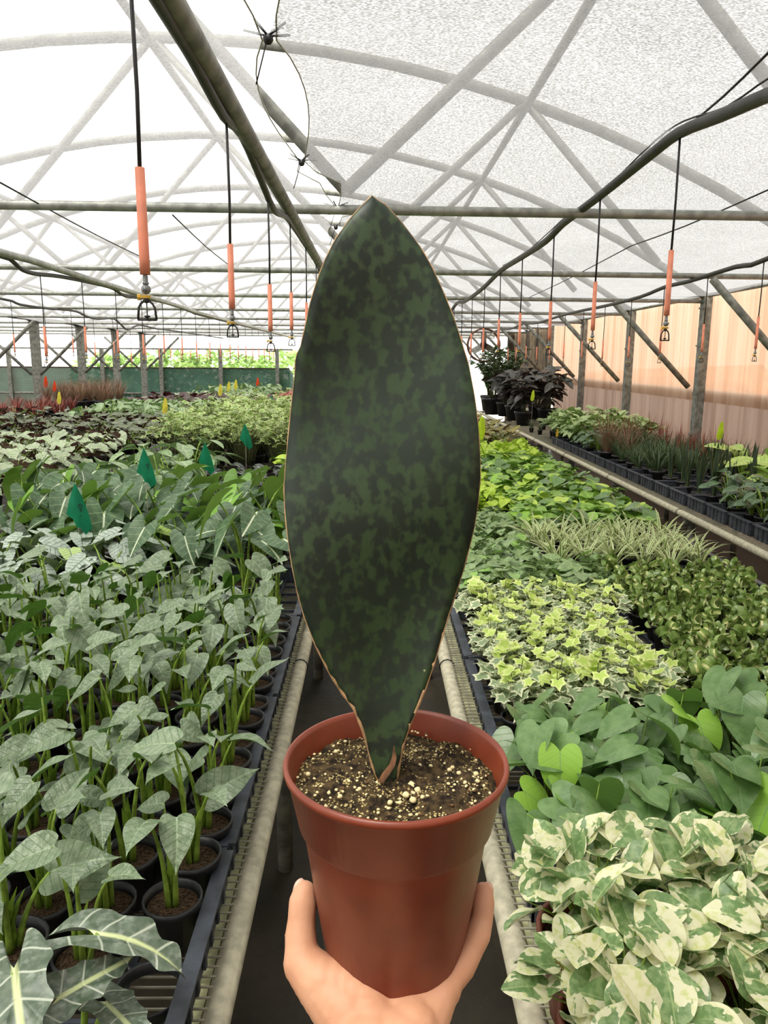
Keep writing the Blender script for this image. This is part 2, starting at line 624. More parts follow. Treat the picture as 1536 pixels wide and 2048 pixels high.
for y in (9.65, 11.8, 13.95, 16.1, 18.25, 20.4):
    g = Geo().box((-5.95, y, 1.1), (.13, .13, 2.2))
    ob('gutter_post', g.mesh('gutter_post', M_['galv_dull'], False), wl)
    for s in (-1, 1):
        if y > 10:
            ob('cross_brace', Geo().tube([(-5.95 + s * .08, y - .06, 1.3), (-5.95 + s * .95, y - .06, 2.12)], .028, 6).mesh('cross_brace', M_['galv_dull']), wl)
ob('gutter', Geo().box((-5.95, 10, 2.26), (.16, 24, .05)).mesh('gutter', M_['galv_dull'], False), wl)

# ---------------------------------------------------------------- benches
def bench(x0, x1, y0, y1, label, wires=.02, y_w=12):
    t = thing('growing_bench', (x0, y0, 0), label, 'bench')
    T = lambda x, y, z: (x - x0, y - y0, z)
    s = 1 if x1 > x0 else -1
    for x in (x0, x1):
        ob('edge_rail', Geo().tube([T(x, y0, .645), T(x, y1, .645)], .0215, 14).mesh('edge_rail', M_['rail']), t)
    for x, q in ((x0, s), (x1, -s)):
        ob('edge_strip', Geo().box(T(x + q * .038, (y0 + y1) / 2, .637), (.03, y1 - y0, .02)).mesh('edge_strip', M_['strip'], False), t)
    g = Geo()
    y = y0
    lo, hi = min(x0, x1) + .012, max(x0, x1) - .012
    while y < min(y1, y_w):
        g.box(T((lo + hi) / 2, y, .6635), (hi - lo, .0028, .0028))
        y += wires
    for k in range(int((hi - lo) / .1)):
        g.box(T(lo + .02 + k * .1, (y0 + y1) / 2, .66), (.0028, y1 - y0, .0028))
    ob('wire_mesh', g.mesh('wire_mesh', M_['wire'], False), t, kind='stuff')
    y = y0 + .25
    while y < y1:
        ob('cross_bar', Geo().tube([T(lo - .01, y, .60), T(hi + .01, y, .60)], .02, 8).mesh('cross_bar', M_['legs']), t)
        for x in (lo + .035, hi - .035):
            ob('leg', Geo().tube([T(x, y, 0), T(x, y, .63)], .024, 10).mesh('leg', M_['legs']), t)
        for x in (x0, x1):
            ring = [T(x + .0235 * math.cos(a), y + .1, .645 + .0235 * math.sin(a)) for a in np.linspace(0, 2 * math.pi, 13)]
            ob('wire_tie', Geo().tube(ring, .0022, 5, cap=False).mesh('wire_tie', M_['tubing']), t)
        y += 1.5 if y < 9 else 3.0
    return t


RX0, RX1 = .238, 1.5
LX0, LX1 = -.227, -1.75
bench(LX0, LX1, .45, 20, 'long wire-topped bench with pale pipe edge left of the aisle')
bench(RX0, RX1, .45, 13, 'wire-topped bench with pale pipe edge right of the aisle')
bench(1.98, 3.08, 1.5, 17, 'bench with pale pipe edge along the corrugated wall')
bench(-2.12, -3.65, 1.6, 20, 'second bench from the aisle on the left, covered in calatheas', .06, 8)
bench(-4.0, -5.6, 4, 20, 'far left bench under the gutter posts', .2, 6)
# ---------------------------------------------------------------- irrigation lines
def pipe_thing(name, pts, r, mat, label, cat, n=10, k=3, group=None):
    p0 = Vector(pts[0])
    P = smooth_curve(pts, k)
    return ob(name, Geo().tube([p - p0 for p in P], r, n).mesh(name, M_[mat]), None, Matrix.Translation(p0), label, cat, group)


pipe_thing('overhead_pipe', [(-.308, -1.2, 2.131), (-.308, 9, 2.131), (-.308, 20, 2.131)], .021, 'galv_dull',
           'straight grey steel pipe running along the left side of the aisle overhead', 'pipe', 12)
h1 = [(-.31, -.6, 2.1), (-.315, .5, 2.1)] + [PX(x, y, -.318) for x, y in ((335, 35), (385, 118), (447, 232), (482, 268), (518, 350), (548, 420), (570, 432), (586, 452), (622, 508))]
h1 += [(-.316, h1[-1].y + .5 + k * .75, 2.1 + .015 * ((-1) ** k)) for k in range(16)]
pipe_thing('irrigation_hose', h1, .0105, 'hose', 'dark wavy hose strapped under the left overhead pipe', 'hose', 8)
h2 = [(.82, -.5, 2.17), (.82, .8, 2.17)] + [PX(x, y, .82) for x, y in ((1640, 150), (1536, 190), (1440, 232), (1358, 266), (1298, 312), (1198, 393), (1128, 446), (1092, 482), (1044, 514), (1002, 541), (964, 578), (928, 604))]
h2 += [(.82, h2[-1].y + .6 + k * .9, 2.12 + .03 * ((-1) ** k)) for k in range(8)]
pipe_thing('irrigation_hose', h2, .0155, 'hose', 'dark sagging hose hung from the ceiling above the right bench', 'hose', 10)
h2b = [p + Vector((.012, 0, .03 + .012 * math.sin(i * 2.1))) for i, p in enumerate(map(Vector, h2[2:12]))]
pipe_thing('support_wire', h2b, .0025, 'tubing', 'thin wire carrying the sagging hose above the right bench', 'wire', 5)
h3 = [PX(x, y, 2.15) for x, y in ((1900, 330), (1536, 517), (1470, 534), (1380, 562), (1330, 574), (1280, 594), (1210, 612), (1165, 621), (1120, 632), (1075, 646))]
h3 += [(2.15, h3[-1].y + 1 + k, 2.1 + .015 * ((-1) ** k)) for k in range(4)]
pipe_thing('irrigation_hose', h3, .0145, 'hose', 'dark hose above the bench beside the corrugated wall', 'hose', 8)
h4 = [PX(x, y, -1.95) for x, y in ((-300, 415), (0, 504), (60, 520), (121, 540), (182, 559), (258, 582), (363, 614), (428, 634))] + [(-1.95, 20, 2.13)]
pipe_thing('overhead_pipe', h4, .02, 'galv', 'grey steel pipe overhead at far left, second from the aisle', 'pipe', 10)
h5 = [PX(x, y, -1.98) for x, y in ((-200, 450), (0, 512), (22, 520), (45, 540), (75, 548), (121, 553), (190, 567), (226, 577), (250, 592), (290, 597), (343, 609), (388, 626), (428, 637))] + [(-1.98, 20, 2.1)]
pipe_thing('irrigation_hose', h5, .0125, 'hose', 'dark hose drooping below the far left overhead pipe', 'hose', 8)
h6 = [PX(x, y, -3.8) for x, y in ((-300, 560), (0, 597), (40, 609), (97, 617), (125, 619), (153, 623), (174, 633), (198, 638), (226, 637), (242, 649), (256, 660), (278, 650), (315, 658), (343, 661))] + [(-3.8, 20, 2.1)]
pipe_thing('irrigation_hose', h6, .014, 'hose', 'loose wavy dark hose furthest to the left', 'hose', 8)
for a, b, lab in ((PZ(0, 365, 2.19), PZ(300, 522, 2.185), 'thin guy wire slanting under the cloth at far left'),
                  (PZ(345, 430, 2.195), PZ(455, 528, 2.185), 'short thin wire under the cloth left of the main pipe'),
                  (PZ(1570, 72, 2.24), PZ(1360, 264, 2.24), 'taut cord slanting down to the hose at upper right'),
                  (PZ(1536, 380, 2.2), PZ(1262, 492, 2.2), 'dark cord slanting under the cloth at right'),
                  (PZ(1262, 492, 2.2), PZ(1060, 594, 2.19), 'dark cord running on towards the fan')):
    pipe_thing('guy_wire', [a, (a + b) / 2 - Vector((0, 0, .01)), b], .0032, 'tubing', lab, 'wire', 5)

# ---------------------------------------------------------------- hanging sprinklers
def sprinkler_spec(drop=.6, wl=.185):
    g = Geo().tube([(0, 0, 0), (.002, 0, -.2), (0, 0, -(drop - wl - .065))], .0036, 6)
    s = [('feed_tube', g.mesh('feed_tube', M_['tubing']), I4)]
    z = -(drop - wl - .07)
    s.append(('weight', Geo().lathe([(.004, z), (.0078, z), (.0085, z - wl * .86), (.0085, z - wl), (.005, z - wl)], 12).mesh('weight', M_['orange']), I4))
    z -= wl
    LOW = Matrix.Translation((0, 0, z)) @ Matrix.Scale(.8, 4)
    z = 0
    g = Geo().lathe([(.0045, z), (.0055, z - .004), (.0055, z - .016), (.007, z - .016), (.007, z - .019), (.004, z - .021)], 10)
    g.ball((0, 0, z - .030), .0105, 10, 6).tube([(0, .002, z - .03), (0, -.013, z - .03)], .005, 8)
    s.append(('valve', g.mesh('valve', M_['valve']), LOW))
    z -= .042
    g = Geo().box((-.004, 0, z - .003), (.026, .011, .006)).tube([(-.018, 0, z - .004), (-.012, 0, z - .004)], .0062, 8)
    s.append(('clip', g.mesh('clip', M_['yellow_clip'], False), LOW))
    z -= .006
    g = Geo().lathe([(.006, z), (.006, z - .008), (.003, z - .01)], 8)
    for q in (-1, 1):
        g.tube([(q * .003, 0, z - .004), (q * .012, 0, z - .011), (q * .0165, 0, z - .02), (q * .019, 0, z - .044)], .0026, 6)
    g.tube([(-.020, 0, z - .044), (.020, 0, z - .044)], .0026, 6)
    g.tube([(0, 0, z - .008), (0, 0, z - .046)], .0014, 5).lathe([(.001, z - .034), (.008, z - .037), (.001, z - .041)], 8)
    s.append(('spray_frame', g.mesh('spray_frame', M_['hose']), LOW))
    return s


SPRS = [sprinkler_spec(.552, .168), sprinkler_spec(.592, .19)]


def hose_z(h, y):
    P = [Vector(p) for p in h]
    for a, b in zip(P, P[1:]):
        if a.y <= y <= b.y:
            return a.z + (b.z - a.z) * (y - a.y) / (b.y - a.y + 1e-6)
    return P[-1].z


NTH = ['nearest', 'second', 'third', 'fourth', 'fifth', 'sixth', 'seventh', 'eighth', 'ninth', 'tenth', 'eleventh', 'twelfth',
       'thirteenth', 'fourteenth', 'fifteenth', 'sixteenth', 'seventeenth', 'eighteenth']
rnd = random.Random(5)
for X, y0, dy, n, zt_, sc_, where in ((-.318, 1.12, .66, 16, h1, .83, 'under the pipe left of the big leaf'),
                                 (.82, 2.21, .735, 14, h2, .92, 'on the sagging hose above the right bench'),
                                 (2.15, 4.4, .74, 12, h3, .93, 'on the hose beside the corrugated wall'),
                                 (-1.98, 4.1, .68, 18, h5, .92, 'on the second hose from the aisle at left'),
                                 (-3.8, 7.6, .8, 14, h6, 1.0, 'on the loose hose furthest left')):
    for k in range(n):
        yk = y0 + dy * k + rnd.uniform(-.02, .02) * (k > 0)
        place(SPRS[0 if zt_ is h1 else 1], 'hanging_sprinkler', (X, yk, hose_z(zt_, yk) + .004),
              'hanging sprinkler with salmon weight, %s one %s' % (NTH[k], where) if k else
              'hanging sprinkler with salmon weight, nearest one %s' % where,
              'sprinkler', 'hanging sprinklers', rz=rnd.uniform(-.3, .3), sc=sc_)

# ---------------------------------------------------------------- circulation fan
fc = PY(968, 690, 14.3)
fan = thing('circulation_fan', fc, 'round rust-rimmed basket fan hanging before the bright doorway', 'fan')
R0 = .29
ringp = lambda r, y: [(r * math.cos(a), y, r * math.sin(a)) for a in np.linspace(0, 2 * math.pi, 33)]
ob('rim', Geo().tube(ringp(R0, 0), .014, 6, cap=False).tube(ringp(R0, .14), .012, 6, cap=False).mesh('rim', M_['rust']), fan)
g = Geo()
for r in (.08, .15, .22):
    g.tube(ringp(r, -.03), .003, 4, cap=False)
for k in range(12):
    a = k * math.pi / 6
    g.tube([(.04 * math.cos(a), -.04, .04 * math.sin(a)), (R0 * math.cos(a), 0, R0 * math.sin(a)), (R0 * math.cos(a), .14, R0 * math.sin(a))], .004, 4)
ob('guard', g.mesh('guard', M_['rust']), fan)
ob('motor', Geo().tube([(0, 0, 0), (0, .17, 0)], .06, 12).mesh('motor', M_['black']), fan)
for k in range(3):
    M = Matrix.Rotation(k * 2.094 + .5, 4, 'Y') @ Matrix.Translation((.14, .04, 0)) @ Matrix.Rotation(.5, 4, 'X')
    ob('blade', Geo().box((0, 0, 0), (.2, .006, .12)).mesh('blade', M_['galv'], False), fan, M)
ob('hanger', Geo().tube([(0, .07, R0), (0, .07, TZ - fc.z)], .012, 6).mesh('hanger', M_['rust']), fan)

# ---------------------------------------------------------------- plant marker flags
def flagmat(name, col):
    m = Mat(name)
    return m.done(m.mix(m.noise(20, 2).step(.3, .7), tuple(c * .9 for c in col), col), .55, .3, .35)


FM = {'green': flagmat('green_flag', (18, 140, 98)), 'yellow': flagmat('yellow_flag', (236, 226, 90)), 'orange': flagmat('orange_flag', (240, 84, 36)),
      'lime': flagmat('lime_flag', (214, 240, 62)), 'gold': flagmat('gold_tag', (220, 190, 60))}
ink = plain('marker_ink', (14, 30, 28), .6)


def flag(px, py0, py1, y, col, label, shape=0, text=None, base=.68):
    top = PY(px, py0, y); bot = PY(px, py1, y)
    h = top.z - bot.z
    t = thing('plant_flag', (top.x, y, base), label, 'marker flag', 'marker flags among the plants')
    zz = top.z - base
    if shape == 0:
        o = [(0, 0), (-.14, .32), (-.22, .62), (-.10, .70), (-.02, .84), (.06, .87), (.12, 1.0), (.25, .88), (.20, .6), (.10, .28)]
        g = Geo()
        for q, yy in ((1, -.0008), (-1, .0008)):
            b = len(g.v)
            g.v.append((.01 * h, yy - .05 * h, zz - .5 * h)); g.uv.append((0, 0))
            for k, (a, c) in enumerate(o):
                g.v.append((a * h, yy + (.035 * h if abs(a) > .08 else -.02 * h), zz - c * h)); g.uv.append((a, c))
            for k in range(len(o)):
                g.f.append((b, b + 1 + (k + 1) % len(o), b + 1 + k)[::q]); g.mi.append(0)
    else:
        o = [(0, 0), (-.10, .25), (-.2, .8), (-.12, 1.0), (.1, .95), (.18, .6), (.12, .05)]
        g = Geo()
        for q, yy in ((1, -.0008), (-1, .0008)):
            b = len(g.v)
            g.v.append((0, yy - .03 * h, zz - .5 * h)); g.uv.append((0, 0))
            for a, c in o:
                g.v.append((a * h, yy + .02 * h, zz - c * h)); g.uv.append((a, c))
            for k in range(len(o)):
                g.f.append((b, b + 1 + (k + 1) % len(o), b + 1 + k)[::q]); g.mi.append(0)
    ob('flag', g.mesh('flag', FM[col]), t)
    ob('stake', Geo().tube([(0, .004, 0), (0, .004, zz)], .0016, 5).mesh('stake', M_['wire']), t)
    if text:
        fcv = bpy.data.curves.new('lettering', 'FONT'); fcv.body = text; fcv.size = .17 * h; fcv.align_x = 'CENTER'
        to = bpy.data.objects.new('tmp', fcv); COL.objects.link(to)
        me = bpy.data.meshes.new_from_object(to.evaluated_get(bpy.context.evaluated_depsgraph_get()))
        bpy.data.objects.remove(to)
        me.materials.clear(); me.materials.append(ink)
        M = Matrix.Translation((.10 * h, -.03 * h, zz - .52 * h)) @ Matrix.Rotation(math.pi / 2, 4, 'X') @ Matrix.Rotation(math.radians(82), 4, 'Z')
        ob('lettering', me, t, M)


flag(150, 965, 1070, 3.05, 'green', 'nearest large green marker flag with black lettering, at far left', 0, 'Alo')
flag(288, 895, 976, 3.3, 'green', 'green marker flag above the arrow leaves, second from the left', 0, 'Alo')
flag(410, 884, 950, 4.05, 'green', 'green marker flag, third from the left')
flag(490, 846, 900, 5.1, 'green', 'small green marker flag beside the pale variegated foliage')
flag(543, 790, 812, 9.5, 'green', 'tiny distant green marker flag next to the big leaf')
flag(117, 783, 808, 8.4, 'yellow', 'pale yellow marker flag at far left', 1)
flag(329, 796, 828, 8.3, 'yellow', 'yellow marker flag before the dark red foliage', 1)
flag(440, 768, 792, 8.4, 'yellow', 'yellow flag, left one of the three together', 1)
flag(457, 763, 784, 8.7, 'yellow', 'yellow flag, middle one of the three together', 1)
flag(471, 759, 780, 9.2, 'yellow', 'yellow flag, right one of the three together', 1)
flag(90, 752, 776, 13.0, 'orange', 'orange marker flag under the gutter post', 1)
flag(108, 762, 783, 12.4, 'orange', 'orange marker flag right of the gutter post', 1)
flag(515, 755, 772, 14.0, 'orange', 'single orange marker flag above the pink flowers', 1)
flag(963, 832, 881, 6.9, 'lime', 'tall lime marker flag right beside the big leaf', 1)
flag(1066, 780, 802, 9.6, 'lime', 'lime marker flag behind the pale green heap of foliage', 1)
flag(1443, 843, 880, 5.7, 'lime', 'lime marker flag before the corrugated wall', 1)
flag(1115, 858, 874, 7.4, 'gold', 'small mustard plant tag in a black tray', 1)
# ---------------------------------------------------------------- leaves
HEART = [(0, 1), (.035, .92), (.13, .78), (.27, .58), (.37, .34), (.405, .1), (.37, -.1), (.28, -.2), (.16, -.2), (.06, -.12), (0, -.03)]
ARROW = [(0, 1), (.06, .88), (.17, .66), (.28, .42), (.35, .18), (.37, -.04), (.34, -.22), (.26, -.34), (.18, -.35), (.1, -.22), (.03, -.06), (0, 0)]
OVATE = [(0, 1.05), (.025, .95), (.11, .78), (.24, .56), (.32, .32), (.33, .1), (.27, -.06), (.16, -.12), (.06, -.07), (0, -.02)]
POLLY = [(0, 1), (.05, .92), (.13, .83), (.2, .73), (.19, .62), (.25, .52), (.32, .42), (.28, .29), (.3, .14), (.37, 0), (.33, -.16),
         (.28, -.32), (.2, -.47), (.12, -.55), (.08, -.36), (.04, -.14), (0, -.03)]
OVAL = [(0, 1), (.07, .93), (.19, .77), (.27, .52), (.26, .27), (.17, .09), (.05, .01), (0, 0)]
LANCE = [(0, 1), (.05, .88), (.12, .66), (.15, .42), (.12, .18), (.04, .03), (0, 0)]
IVY = [(0, 1), (.11, .78), (.24, .56), (.38, .54), (.58, .52), (.5, .3), (.43, .1), (.47, -.06), (.5, -.2), (.3, -.22), (.1, -.16), (0, -.05)]
ROUND = [(0, 1), (.09, .9), (.26, .68), (.39, .42), (.43, .15), (.4, -.08), (.3, -.25), (.17, -.27), (.06, -.14), (0, -.04)]


def leaf_geo(half, L=.1, W=1.0, cy=.22, rings=3, sub=2, fold=.15, bend=.5, wave=0., freq=5, seed=0, asym=0.):
    P = smooth_curve([(x, y, 0) for x, y in half], sub)
    right = [(p.x, p.y) for p in P]
    out = right + [(-x, y) for x, y in right[-2:0:-1]]
    rr = random.Random(seed)
    ph = rr.uniform(0, 6)
    g = Geo(); g.ed = []

    def put(x, y, s, k):
        z = fold * abs(x) * W - .25 * fold * x * x
        z += wave * math.sin(freq * 2 * math.pi * k / len(out) + ph) * s * s
        z += asym * x
        if abs(bend) > 1e-3:
            th = bend * y
            yb, zb = math.sin(th) / bend, -(1 - math.cos(th)) / bend
            yb -= z * math.sin(-th) * -1 * 0
            y2, z2 = yb + z * math.sin(th), zb + z * math.cos(th)
        else:
            y2, z2 = y, z
        g.v.append((x * W * L, y2 * L, z2 * L)); g.uv.append((x, y)); g.ed.append(s)

    put(0, cy, 0, 0)
    n = len(out)
    for r in range(1, rings + 1):
        s = r / rings
        for k, (x, y) in enumerate(out):
            put(x * s, cy + (y - cy) * s, s, k)
    for k in range(n):
        k2 = (k + 1) % n
        g.f.append((0, 1 + k2, 1 + k)); g.mi.append(0)
        for r in range(rings - 1):
            a, b = 1 + r * n, 1 + (r + 1) * n
            g.f.append((a + k, a + k2, b + k2, b + k)); g.mi.append(0)
    return g


def strap_geo(L, W, a0, a1, n=6, fold=.3, seed=0):
    """ribbon leaf rising from the origin, tilting from a0 to a1 off vertical, towards +Y"""
    g = Geo(); g.ed = []
    y = z = 0.
    for i in range(n + 1):
        t = i / n
        a = a0 + (a1 - a0) * t
        w = W * (.55 + 1.2 * t - 1.72 * t * t) if t < 1 else W * .03
        for q in (-1, 0, 1):
            off = fold * w * abs(q) * .5
            g.v.append((q * w * .5, y - off * math.cos(a), z + off * math.sin(a))); g.uv.append((q, t)); g.ed.append(abs(q))
        y += math.sin(a) * L / n; z += math.cos(a) * L / n
    for i in range(n):
        for q in (0, 1):
            b = i * 3 + q
            g.f.append((b, b + 1, b + 4, b + 3)); g.mi.append(0)
    return g


_add0 = Geo.add
_mesh0 = Geo.mesh


def _add(s, g, M=None, mi=None):
    if hasattr(g, 'ed'):
        s.ed = getattr(s, 'ed', [0] * len(s.v)) + g.ed
    elif hasattr(s, 'ed'):
        s.ed = s.ed + [0] * len(g.v)
    return _add0(s, g, M, mi)


def _mesh(s, name, mats, smooth=True):
    me = _mesh0(s, name, mats, smooth)
    if hasattr(s, 'ed') and len(s.ed) == len(s.v):
        me.attributes.new('edge', 'FLOAT', 'POINT').data.foreach_set('value', s.ed)
    return me


Geo.add, Geo.mesh = _add, _mesh


def edge(m):
    a = m.n('ShaderNodeAttribute'); a.attribute_name = 'edge'
    return E(m.t, a.outputs['Fac'])


def veins(m, n, k, w, wm):
    u, v = m.uv()
    au = u.abs()
    fr = ((v - au * k) * n).frac() - .5
    side = fr.abs().step(.5 - w, .5 - w * .3)
    mid = au.step(wm, wm * .35)
    return side, mid, u, v


def leaf_mat(name, c1, c2, rough=.4, transl=.22, back=None, vein=None, midc=None, n=6, k=.7, w=.06, wm=.02, sv=1.0, var=.3, nscale=9, spec=.5,
             new=None, dust=None, dent=.4):
    m = Mat(name)
    nz = m.noise(nscale, 3, m.vec('UV', (1, 1, 1), 40))
    col = m.mix(nz.step(.3, .7), c1, c2)
    side, mid, u, v = veins(m, n, k, w, wm)
    if new is not None:
        col = m.mix(m.rand().step(new[1], new[1] + .03), col, new[0])
    if dust is not None:
        d = m.noise(11, 5, m.vec('UV', (1, 1, 1), 17))
        col = m.mix(d.step(.45, .75) * dust[1], col, dust[0])
    if vein is not None:
        col = m.mix(side * sv, col, vein)
    if midc is not None:
        col = m.mix(mid, col, midc)
    col = m.vary(col, var)
    if back is not None:
        col = m.mix(m.back(), col, back)
    return m.done(col, rough, spec, transl, bump=side.inv() + nz * dent, bstr=.25 + .1 * dent, bdist=.002)


LM = {}
LM['young'] = leaf_mat('young_alocasia_leaf', (112, 134, 100), (142, 158, 128), .3, .2, (84, 124, 46), (88, 116, 84), (156, 176, 140), 7, .6, .07, .02, .35, nscale=7, dent=4)
LM['polly'] = leaf_mat('white_veined_leaf', (76, 92, 72), (108, 122, 102), .35, .12, (84, 92, 76), (196, 204, 184), (206, 216, 160), 3.4, .55, .07, .05, .8, .1, dust=((168, 176, 164), .55))
LM['frydek'] = leaf_mat('velvet_arrow_leaf', (70, 98, 66), (98, 124, 88), .5, .2, (116, 152, 66), (160, 180, 138), (224, 232, 200), 4.2, .5, .04, .028, .8, new=((112, 158, 48), .86))
LM['bv'] = leaf_mat('black_velvet_leaf', (46, 54, 50), (70, 78, 72), .5, .08, (74, 60, 60), (176, 186, 170), (196, 204, 186), 4.5, .5, .05, .035, .7)
LM['silver'] = leaf_mat('silver_scale_leaf', (150, 166, 150), (186, 196, 182), .42, .15, (120, 140, 96), (84, 104, 86), (96, 116, 94), 6.5, .45, .13, .035, .8, new=((168, 192, 104), .88))
LM['cal1'] = leaf_mat('striped_calathea_leaf', (158, 176, 138), (192, 202, 168), .4, .15, (96, 62, 58), (64, 84, 54), (150, 172, 110), 8, .5, .16, .02, .85)
LM['cal2'] = leaf_mat('dark_calathea_leaf', (66, 74, 56), (104, 112, 86), .4, .1, (78, 38, 40), (150, 158, 122), (140, 150, 110), 7, .5, .1, .03, .6)
LM['cal3'] = leaf_mat('maroon_leaf', (58, 32, 34), (82, 50, 48), .4, .1, (84, 34, 38), (110, 96, 86), None, 6, .5, .08, .02, .4)
LM['agl'] = leaf_mat('aglaonema_leaf', (104, 132, 88), (140, 164, 116), .36, .18, (110, 140, 84), (180, 196, 150), (170, 186, 140), 6, .6, .12, .03, .6)
LM['philo'] = leaf_mat('heartleaf', (96, 130, 74), (122, 152, 96), .27, .22, (112, 150, 72), (70, 106, 58), (120, 156, 96), 6, .7, .06, .012, .12, new=((142, 184, 72), .86), nscale=4)
LM['syn'] = leaf_mat('pale_syngonium_leaf', (136, 164, 100), (186, 204, 146), .4, .25, (130, 160, 90), (200, 214, 170), (190, 206, 156), 6, .6, .1, .03, .5)
LM['neon'] = leaf_mat('chartreuse_leaf', (168, 200, 56), (196, 218, 84), .35, .3, (170, 200, 70), (150, 186, 52), None, 6, .7, .06, .012, .4, nscale=4)
LM['gold'] = leaf_mat('golden_pothos_leaf', (112, 152, 60), (150, 186, 80), .34, .25, (120, 160, 60), (150, 184, 80), None, 5, .7, .07, .012, .3, new=((180, 206, 82), .72), nscale=4)
LM['darkp'] = leaf_mat('blackish_leaf', (48, 50, 46), (72, 72, 66), .4, .05, (70, 52, 48), (90, 88, 80), (96, 92, 84), 8, .5, .05, .02, .4)
LM['zz'] = leaf_mat('zz_leaf', (50, 74, 38), (72, 100, 52), .25, .1, (70, 96, 48), None, None)
LM['dief'] = leaf_mat('dieffenbachia_leaf', (176, 206, 104), (200, 222, 130), .36, .3, (150, 190, 90), (90, 130, 60), (210, 226, 150), 9, .6, .14, .02, .5)
LM['broad'] = leaf_mat('dark_broad_leaf', (58, 84, 54), (84, 110, 74), .36, .12, (80, 106, 60), (110, 134, 96), (110, 134, 96), 6, .6, .06, .02, .5)
LM['croton'] = leaf_mat('mottled_croton_leaf', (86, 96, 50), (150, 132, 66), .36, .15, (110, 90, 60), (170, 160, 80), (190, 170, 90), 6, .6, .1, .03, .6)
LM['brown'] = leaf_mat('brown_grass', (112, 88, 68), (146, 116, 90), .6, .2)
LM['red'] = leaf_mat('reddish_grass', (126, 62, 56), (158, 92, 76), .5, .2)
LM['mondo'] = leaf_mat('dark_grass', (50, 72, 42), (80, 104, 60), .5, .15)
LM['shrub'] = leaf_mat('shrub_leaf', (128, 164, 92), (170, 196, 122), .5, .3)
LM['pink'] = leaf_mat('pink_bract', (206, 104, 104), (228, 150, 142), .5, .3)
LM['stem'] = plain('green_stem', (136, 166, 66), .45, .4, .15, 60, transl=.2)
LM['sheath'] = plain('green_sheath', (128, 160, 56), .45, .4, .15, 40, transl=.25)
LM['dstem'] = plain('dark_stem', (78, 84, 50), .6, .3, .2, 40)


def njoy_mat():
    m = Mat('cream_and_green_leaf')
    u, v = m.uv()
    nz = m.noise(2.3, 3, m.vec('UV', (1.9, .75, 1), 60), .5)
    nf = m.noise(9, 3, m.vec('UV', (1, 1, 1), 31))
    f = (nz - .5) * 2.6 + (edge(m).inv()) * .42 + (nf - .5) * .3
    mask = f.step(.10, .15)
    green = m.mix(nf.step(.4, .65), (108, 140, 84), (144, 168, 114))
    cream = m.mix(nf.step(.45, .7), (230, 227, 192), (206, 212, 142))
    col = m.mix(mask, cream, green)
    col = m.mix(u.abs().step(.014, .005) * .4, col, (190, 206, 140))
    return m.done(m.vary(col, .16), .36, .45, .28)


def ivy_mat(name, cen, rim):
    m = Mat(name)
    nz = m.noise(5, 3, m.vec('UV', (1, 1, 1), 50))
    f = edge(m) + (nz - .5) * .7
    col = m.mix(f.step(.62, .78), cen, rim)
    return m.done(m.vary(col, .3), .42, .4, .28)


def satin_mat():
    m = Mat('silver_spotted_leaf')
    nz = m.noise(4, 2, m.vec('UV', (1, 1, 1), 30))
    sp = m.voro(16, m.vec('UV', (1, 1, 1), 30)).step(.33, .2)
    col = m.mix(nz.step(.3, .7), (110, 138, 84), (142, 166, 106))
    col = m.mix(sp * .7, col, (190, 204, 180))
    col = m.mix(m.rand().step(.9, .93), col, (136, 176, 84))
    return m.done(m.vary(col, .3), .36, .5, .2)


def stripe_mat(name, cen, rim, a=.35, b=.55):
    m = Mat(name)
    f = edge(m)
    return m.done(m.vary(m.mix(f.step(a, b), cen, rim), .25), .42, .4, .25)


def hoya_mat():
    m = Mat('curly_hoya_leaf')
    nz = m.noise(3, 3, m.vec('UV', (1.5, 1, 1), 50))
    col = m.mix(nz.step(.3, .7), (96, 126, 54), (146, 168, 92))
    u, v = m.uv()
    col = m.mix((u.abs() + (nz - .5) * .2).step(.1, .03) * m.rand().step(.4, .5), col, (212, 212, 150))
    return m.done(m.vary(col, .35), .24, .6, .12)


LM['njoy'] = njoy_mat()
LM['ivy'] = ivy_mat('variegated_ivy_leaf', (140, 160, 118), (218, 222, 184))
LM['ivy2'] = ivy_mat('young_ivy_leaf', (186, 210, 104), (216, 226, 150))
LM['satin'] = satin_mat()
LM['spider'] = stripe_mat('spider_plant_leaf', (112, 148, 74), (224, 226, 176))
LM['sans'] = stripe_mat('sansevieria_strap', (54, 70, 52), (120, 128, 72), .8, .95)
LM['hoya'] = hoya_mat()
LM['fernv'] = ivy_mat('pale_lacy_leaf', (128, 160, 82), (206, 216, 150))


def leafset(mat, half, L, nvar=3, seed=0, **kw):
    rr = random.Random(seed)
    out = []
    for i in range(nvar):
        k = dict(kw)
        k['bend'] = kw.get('bend', .5) + rr.uniform(-.35, .35)
        k['fold'] = kw.get('fold', .15) + rr.uniform(-.08, .1)
        k['asym'] = rr.uniform(-.08, .08)
        g = leaf_geo(half, L, seed=seed + i, **k)
        out.append((g, g.mesh('leaf', LM[mat])))
    return out


